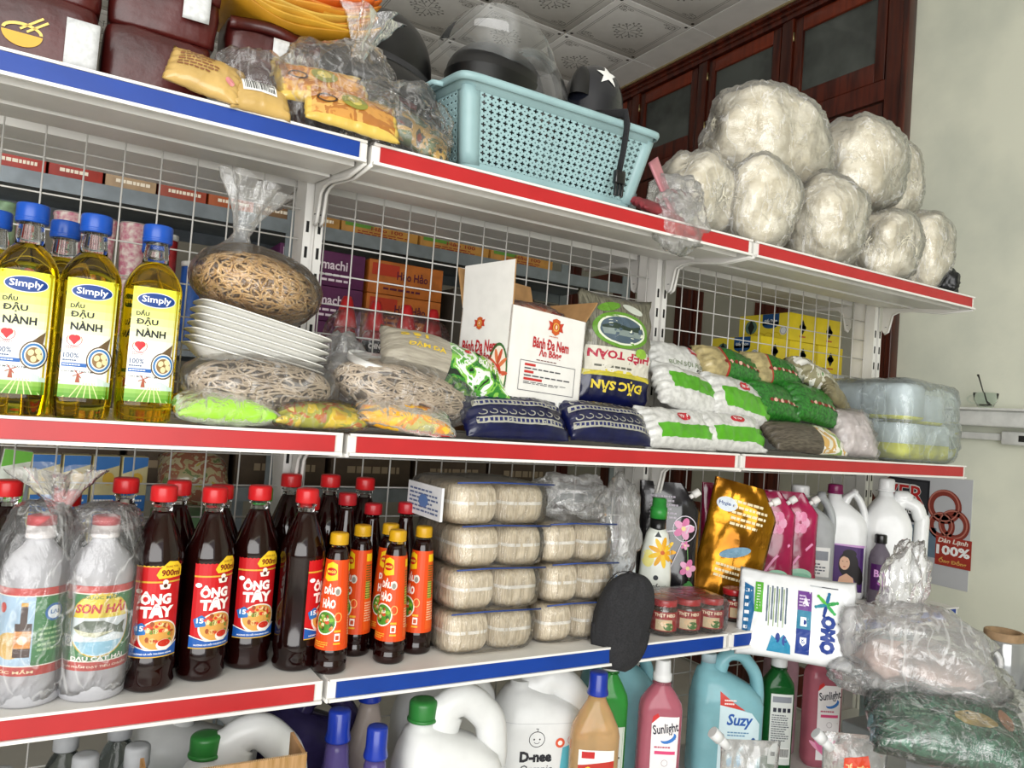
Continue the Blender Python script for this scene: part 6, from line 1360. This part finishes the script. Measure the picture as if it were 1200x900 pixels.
# ================================================================ far side of the shelving and the rack behind, seen through the wire
for k in range(4):
    t = thing('chilli_sauce_bottle', 'red chilli sauce bottle with black label behind the wire, ' + ['next to the upright', 'second from the upright', 'third from the upright', 'nearest the white carton'][k], 'bottle', (.545 + .072*k, 1.66 + .01*(k % 2), ZM + .035), (0, 0, 0), 'chilli sauce bottles')
    MB().lathe([(.028, 0), (.03, .004), (.03, .05), (.026, .07), (.03, .09), (.03, .155), (.026, .17), (.02, .18)], mat('#8f1418', .2, coat=.4, var=.05, name='chilli_red'), 28).obj('bottle_body', t)
    MB().lathe([(.024, .18), (.026, .182), (.022, .20), (.013, .24), (.009, .25)], mat('#b41c20', .35, name='red_cone_cap'), 24).obj('cap', t)
    P = Print(.01); P.rect(-.04, .085, .04, .158, '#17161a', 0); P.text('CHIN-SU', 0, .145, .042, .012, '#e8e4de', 1, bold=.03); P.lines(-.025, .095, .025, .13, 5, '#8a8684', 1, seed=k); P.obj('label', t, cyl_map(.0303))
t = thing('shrink_wrap', 'clear shrink film around the chilli sauce bottles', 'film', (.653, 1.665, ZM + .035)); mb = MB(); blob(mb, (0, 0, .11), (.15, .037, .118), f_crisp, 161, .03, .03, 4, 5, 0, 3, 9); mb.obj('film_sleeve', t)
t = tag(MB().box(.46, 1.2, 1.6, 1.8, ZM + .001, ZM + .033, mat('#7a5a3a', .7, name='tray_card'), .002).obj('cardboard_tray'), 'shallow cardboard tray under the chilli sauce bottles', 'tray')
# milk cartons below eye level
mc = {}
def milk(label, x, y, z, cols, tilt=0):
    k = cols
    if k not in mc:
        mb = MB(); mb.box(-.022, .022, -.018, .018, 0, .102, mat(cols[0], .35, coat=.2, name='carton_print'), .0015)
        P = Print(.2); P.rect(-.021, .0, .021, .03, cols[1], 0); P.poly([(-.021, .07), (.021, .085), (.021, .101), (-.021, .101)], cols[1], 0); P.ell(.004, .06, .010, .012, cols[2], 1, 12); P.lines(-.018, .008, .018, .024, 2, '#f4f4f0', 1)
        mc[k] = (mb, P, [])
    mb, P, done = mc[k]
    if not done:
        o = mb.obj('milk_carton'); p = P.obj('print', o, flat_map((0, -.0184, 0), (1, 0, 0), (0, 0, 1))); done.append(o)
    else:
        o = copy_tree(done[0])
    o.location = (x, y, z); o.rotation_euler = (0, tilt, .1); tag(o, label, 'carton', 'milk cartons behind the wire'); return o
cA, cB, cC, cD = ('#e0d4a0', '#3a78c0', '#d8b040'), ('#d8dce0', '#8aa8c8', '#e08a3a'), ('#d8e0d0', '#6ab83a', '#e8e8e0'), ('#d0d4e0', '#b83038', '#3a5aa8')
rows_ = ['bottom', 'middle', 'top']
for r_ in range(3):
    for k in range(4): milk(f'small yellow and blue milk carton, {rows_[r_]} row, number {["one", "two", "three", "four"][k]} from the white cartons', .0 + .047*k*.62 + .047*k*.4, 1.62, ZL + .001 + .104*r_, cA)
    for k in range(2):
        if r_ < 2: milk(f'small pale milk carton, {rows_[r_]} row, {["at the picture edge", "beside the yellow cartons"][k]}', -.105 + .048*k, 1.62, ZL + .001 + .104*r_, cB)
milk('green and white milk carton leaning on top of the pale cartons', -.055, 1.62, ZL + .215, cC, .12); milk('red and blue milk carton leaning on top of the pale cartons', -.105, 1.625, ZL + .215, cD, .1)
m_sach = mottled(['#6a7a4a', '#a89c74', '#96604a', '#b8ae8c', '#b0a048'], 30, 13)
packet('sachet_pile', 'heap of green and yellow sachets behind the wire above the red caps', 'sachets', (.25, 1.66, ZL + .20), (.6, .1, 0), .13, .12, .10, lambda *a: m_sach, 171)
t = tag(MB().box(.19, .31, 1.6, 1.72, ZL + .001, ZL + .2, mat('#7fae7a', .5, var=.1, name='green_bin'), .004).obj('green_bin'), 'pale green bin holding sachets behind the wire', 'bin')
# yellow tea boxes
m_tea = mat('#d8c020', .4, var=.04, name='yellow_box'); m_teaL = mottled(['#c8a818', '#d8c020', '#e8dc7a', '#d0b428', '#e0d050'], 16, 14)
def tea(label, x, z):
    t = thing('tea_box', label, 'box', (x, 1.58, z), (0, 0, 0), 'yellow tea boxes')
    mb = MB(); mb.box(-.060, .060, 0, .2, 0, .085, m_tea, .0015); mb.obj('box_body', t)
    P = Print(.3); P.poly([(0, .068), (.014, .045), (0, .022), (-.014, .045)], '#1c1c1a', 0); P.ell(0, .045, .016, .009, '#1c1c1a', 0, 14); P.rect(-.014, .013, .014, .018, '#b0582a', 0); P.obj('end_print', t, flat_map((0, -.0003, 0), (1, 0, 0), (0, 0, 1)))
    P = Print(.3); P.rect(.0, .001, .2, .084, '#e0cc3a', 0); P.ell(.05, .045, .024, .022, '#5a7a6a', 1, 20); P.poly([(.05, .07), (.064, .045), (.05, .02), (.036, .045)], '#1c2420', 2); P.rect(.095, .05, .16, .084, '#1d4a7a', 1); P.ell(.1275, .052, .032, .014, '#1d4a7a', 1, 20); P.text('Giấy Thơm', .1275, .062, .05, .014, '#e8f0f4', 2, bold=.02)
    P.ell(.178, .03, .014, .014, '#d8dce0', 1, 18); P.ring(.178, .03, .012, .012, .002, '#8a8e90', 2)
    for q in range(5): P.ring(.03 + .03*q, .012, .018, .014, .002, '#c8a818', 1, 14, 0, PI)
    P.obj('side_print', t, flat_map((-.0603, .2, 0), (0, -1, 0), (0, 0, 1)))
zt0 = H + .198
tea('yellow tea box with black diamond, lower row nearest the viewer', 1.845, zt0); tea('yellow tea box with black diamond, lower row in the middle', 1.972, zt0); tea('yellow tea box with black diamond, lower row at the far end', 2.105, zt0)
tea('yellow tea box with black diamond, upper row nearest the viewer', 1.965, zt0 + .086); tea('yellow tea box with black diamond, upper row at the far end', 2.092, zt0 + .086)
for k in range(3): tag(MB().box(1.50 + .23*k, 1.722 + .23*k, 1.58, 1.82, ZM + .001, zt0 - .001, mat('#b9bdc0', .5, var=.04, name='grey_carton'), .003).obj('plain_carton'), 'plain pale grey carton under the tea boxes, ' + ['nearest the viewer', 'in the middle', 'at the far end'][k], 'carton', 'grey cartons')
# steel rack across the aisle
m_steel = mat('#7e868c', .45, metal=.4, var=.08, vscale=14, name='grey_steel')
t = thing('steel_rack', 'grey slotted steel rack stacked with goods behind the wire', 'rack', (0, 2.5, 0))
for x in (-.75, .62, 2.0):
    for y in (.0, .46): MB().box(x - .02, x + .02, y - .003, y + .003, 0, H + .95, m_steel).obj('post', t)
for z in (.54, .115, -.32, -.75):
    mb = MB(); mb.box(-.75, 2.0, 0, .46, H + z + .02, H + z + .024, m_steel); mb.box(-.75, 2.0, -.004, .0, H + z - .02, H + z + .024, m_steel); mb.box(-.75, 2.0, .46, .464, H + z - .02, H + z + .024, m_steel); mb.obj('rack_shelf', t)
rc = random.Random(4)
def carton(label, x, y, z, w, d, h, c, c2=None, txt=None, tc='#f0e4d0', group='cartons on the steel rack'):
    t = thing('goods_carton', label, 'carton', (x, y, z), (0, 0, 0), group); MB().box(-w/2, w/2, 0, d, 0, h, mat(c, .55, var=.08, name='printed_card'), .002).obj('carton_body', t)
    P = Print(.5)
    if c2: P.rect(-w*.46, h*.55, -w*.1, h*.9, c2, 0)
    if txt: P.text(txt, w*.08, h*.62, w*.42, h*.28, tc, 1, bold=.02)
    P.lines(-w*.3, h*.1, w*.4, h*.4, 2, tc, 0, seed=int(x*100)); P.obj('print', t, flat_map((0, -.0005, 0), (1, 0, 0), (0, 0, 1))); return t
tops = [('#c8c0a8', 'pale'), ('#9a2a22', 'red'), ('#b8443a', 'brick red'), ('#a83428', 'deep red'), ('#b89a78', 'beige'), ('#a84a34', 'rust'), ('#b85a28', 'orange'), ('#8a6a4a', 'brown'), ('#b08040', 'ochre')]
x = -.42
for k, (c, nm) in enumerate(tops):
    carton(f'{nm} carton on the upper rack shelf behind the wire', x, 2.53, H + .565, .135, .3, .15, c, '#e0d8c0', None); x += .142
for k in range(3): carton(f'ochre noodle carton with green corner on the upper rack shelf, {["first", "second", "third"][k]} after the brown ones', .93 + .29*k, 2.53, H + .565, .28, .3, .05, '#b8843a', '#5a8a34', 'Hảo 100', '#8a2a1c')
for r_ in range(3): carton(f'purple carton with white text on the lower rack shelf, {rows_[r_]} of its stack', .735, 2.52, H + .14 + .118*r_, .29, .3, .116, '#5a2050', '#e0d4dc', 'Omachi', '#e8d8e4')
for r_ in range(3): carton(f'orange noodle carton on the lower rack shelf, {rows_[r_]} of its stack', 1.035, 2.52, H + .14 + .118*r_, .28, .3, .116, '#c06a24', '#b83a24', 'Hảo Hảo', '#5a1c34')
for k, (x, c) in enumerate(((-.155, '#8fae8a'), (-.095, '#c8a0a0'), (-.155, '#3a3a3c'), (-.095, '#7a9a7a'))):
    t = thing('food_can', f'{("green", "pinkish", "black", "sage")[k]} food can in the two-high stack behind the oil bottles', 'can', (x, 2.56, H + .14 + (.17 if k < 2 else 0) + (.0)), (0, 0, 0), 'stacked cans'); MB().lathe([(.03, 0), (.031, .004), (.031, .16), (.03, .165)], mat(c, .35, metal=.2, var=.2, vscale=30, name='can_print'), 24).obj('can_body', t); P = Print(.01); P.text('Nestle', 0, .11, .045, .02, '#f4f0ec', 1, bold=.03); P.ell(0, .05, .02, .02, '#b84a3a', 1, 16); P.obj('label', t, cyl_map(.0312))
for k in range(3):
    for r_ in range(2):
        t = thing('paper_cup_stack', f'pink patterned cup noodle tub {("nearest the cans", "second from the cans", "third from the cans")[k]}, {("lower", "upper")[r_]} one', 'tub', (.0 + .085*k, 2.57, H + .14 + .17*r_), (0, 0, 0), 'pink noodle tubs'); MB().lathe([(.03, 0), (.031, .003), (.039, .155), (.041, .158), (.041, .164), (.038, .166)], mat('#c87a90', .45, var=.25, vscale=60, name='pink_tub', col2='#e8dcd4'), 26).obj('tub_body', t); MB().lathe([(.039, .1665), (.039, .168)], mat('#d8d0c8', .4, name='foil_lid'), 26).obj('tub_lid', t)
t = thing('snack_canister', 'red snack canister with white lid behind the third oil bottle', 'canister', (.255, 2.555, H + .14), (0, 0, 0)); MB().lathe([(.036, 0), (.037, .004), (.037, .30), (.036, .302)], mat('#a8242a', .35, var=.15, vscale=30, name='red_tube'), 28).obj('tube', t); MB().lathe([(.039, .302), (.039, .318), (.037, .32)], mat('#dcdcd8', .4, name='white_tub_lid'), 28).obj('lid', t)
t = thing('snack_canister', 'blue snack canister beside the red one behind the wire', 'canister', (.345, 2.555, H + .14), (0, 0, 0)); MB().lathe([(.036, 0), (.037, .004), (.037, .23), (.036, .232)], mat('#2a5aa8', .35, var=.15, vscale=30, name='blue_tube'), 28).obj('tube', t); MB().lathe([(.039, .232), (.039, .246), (.037, .248)], mat('#dcdcd8', .4), 28).obj('lid', t)
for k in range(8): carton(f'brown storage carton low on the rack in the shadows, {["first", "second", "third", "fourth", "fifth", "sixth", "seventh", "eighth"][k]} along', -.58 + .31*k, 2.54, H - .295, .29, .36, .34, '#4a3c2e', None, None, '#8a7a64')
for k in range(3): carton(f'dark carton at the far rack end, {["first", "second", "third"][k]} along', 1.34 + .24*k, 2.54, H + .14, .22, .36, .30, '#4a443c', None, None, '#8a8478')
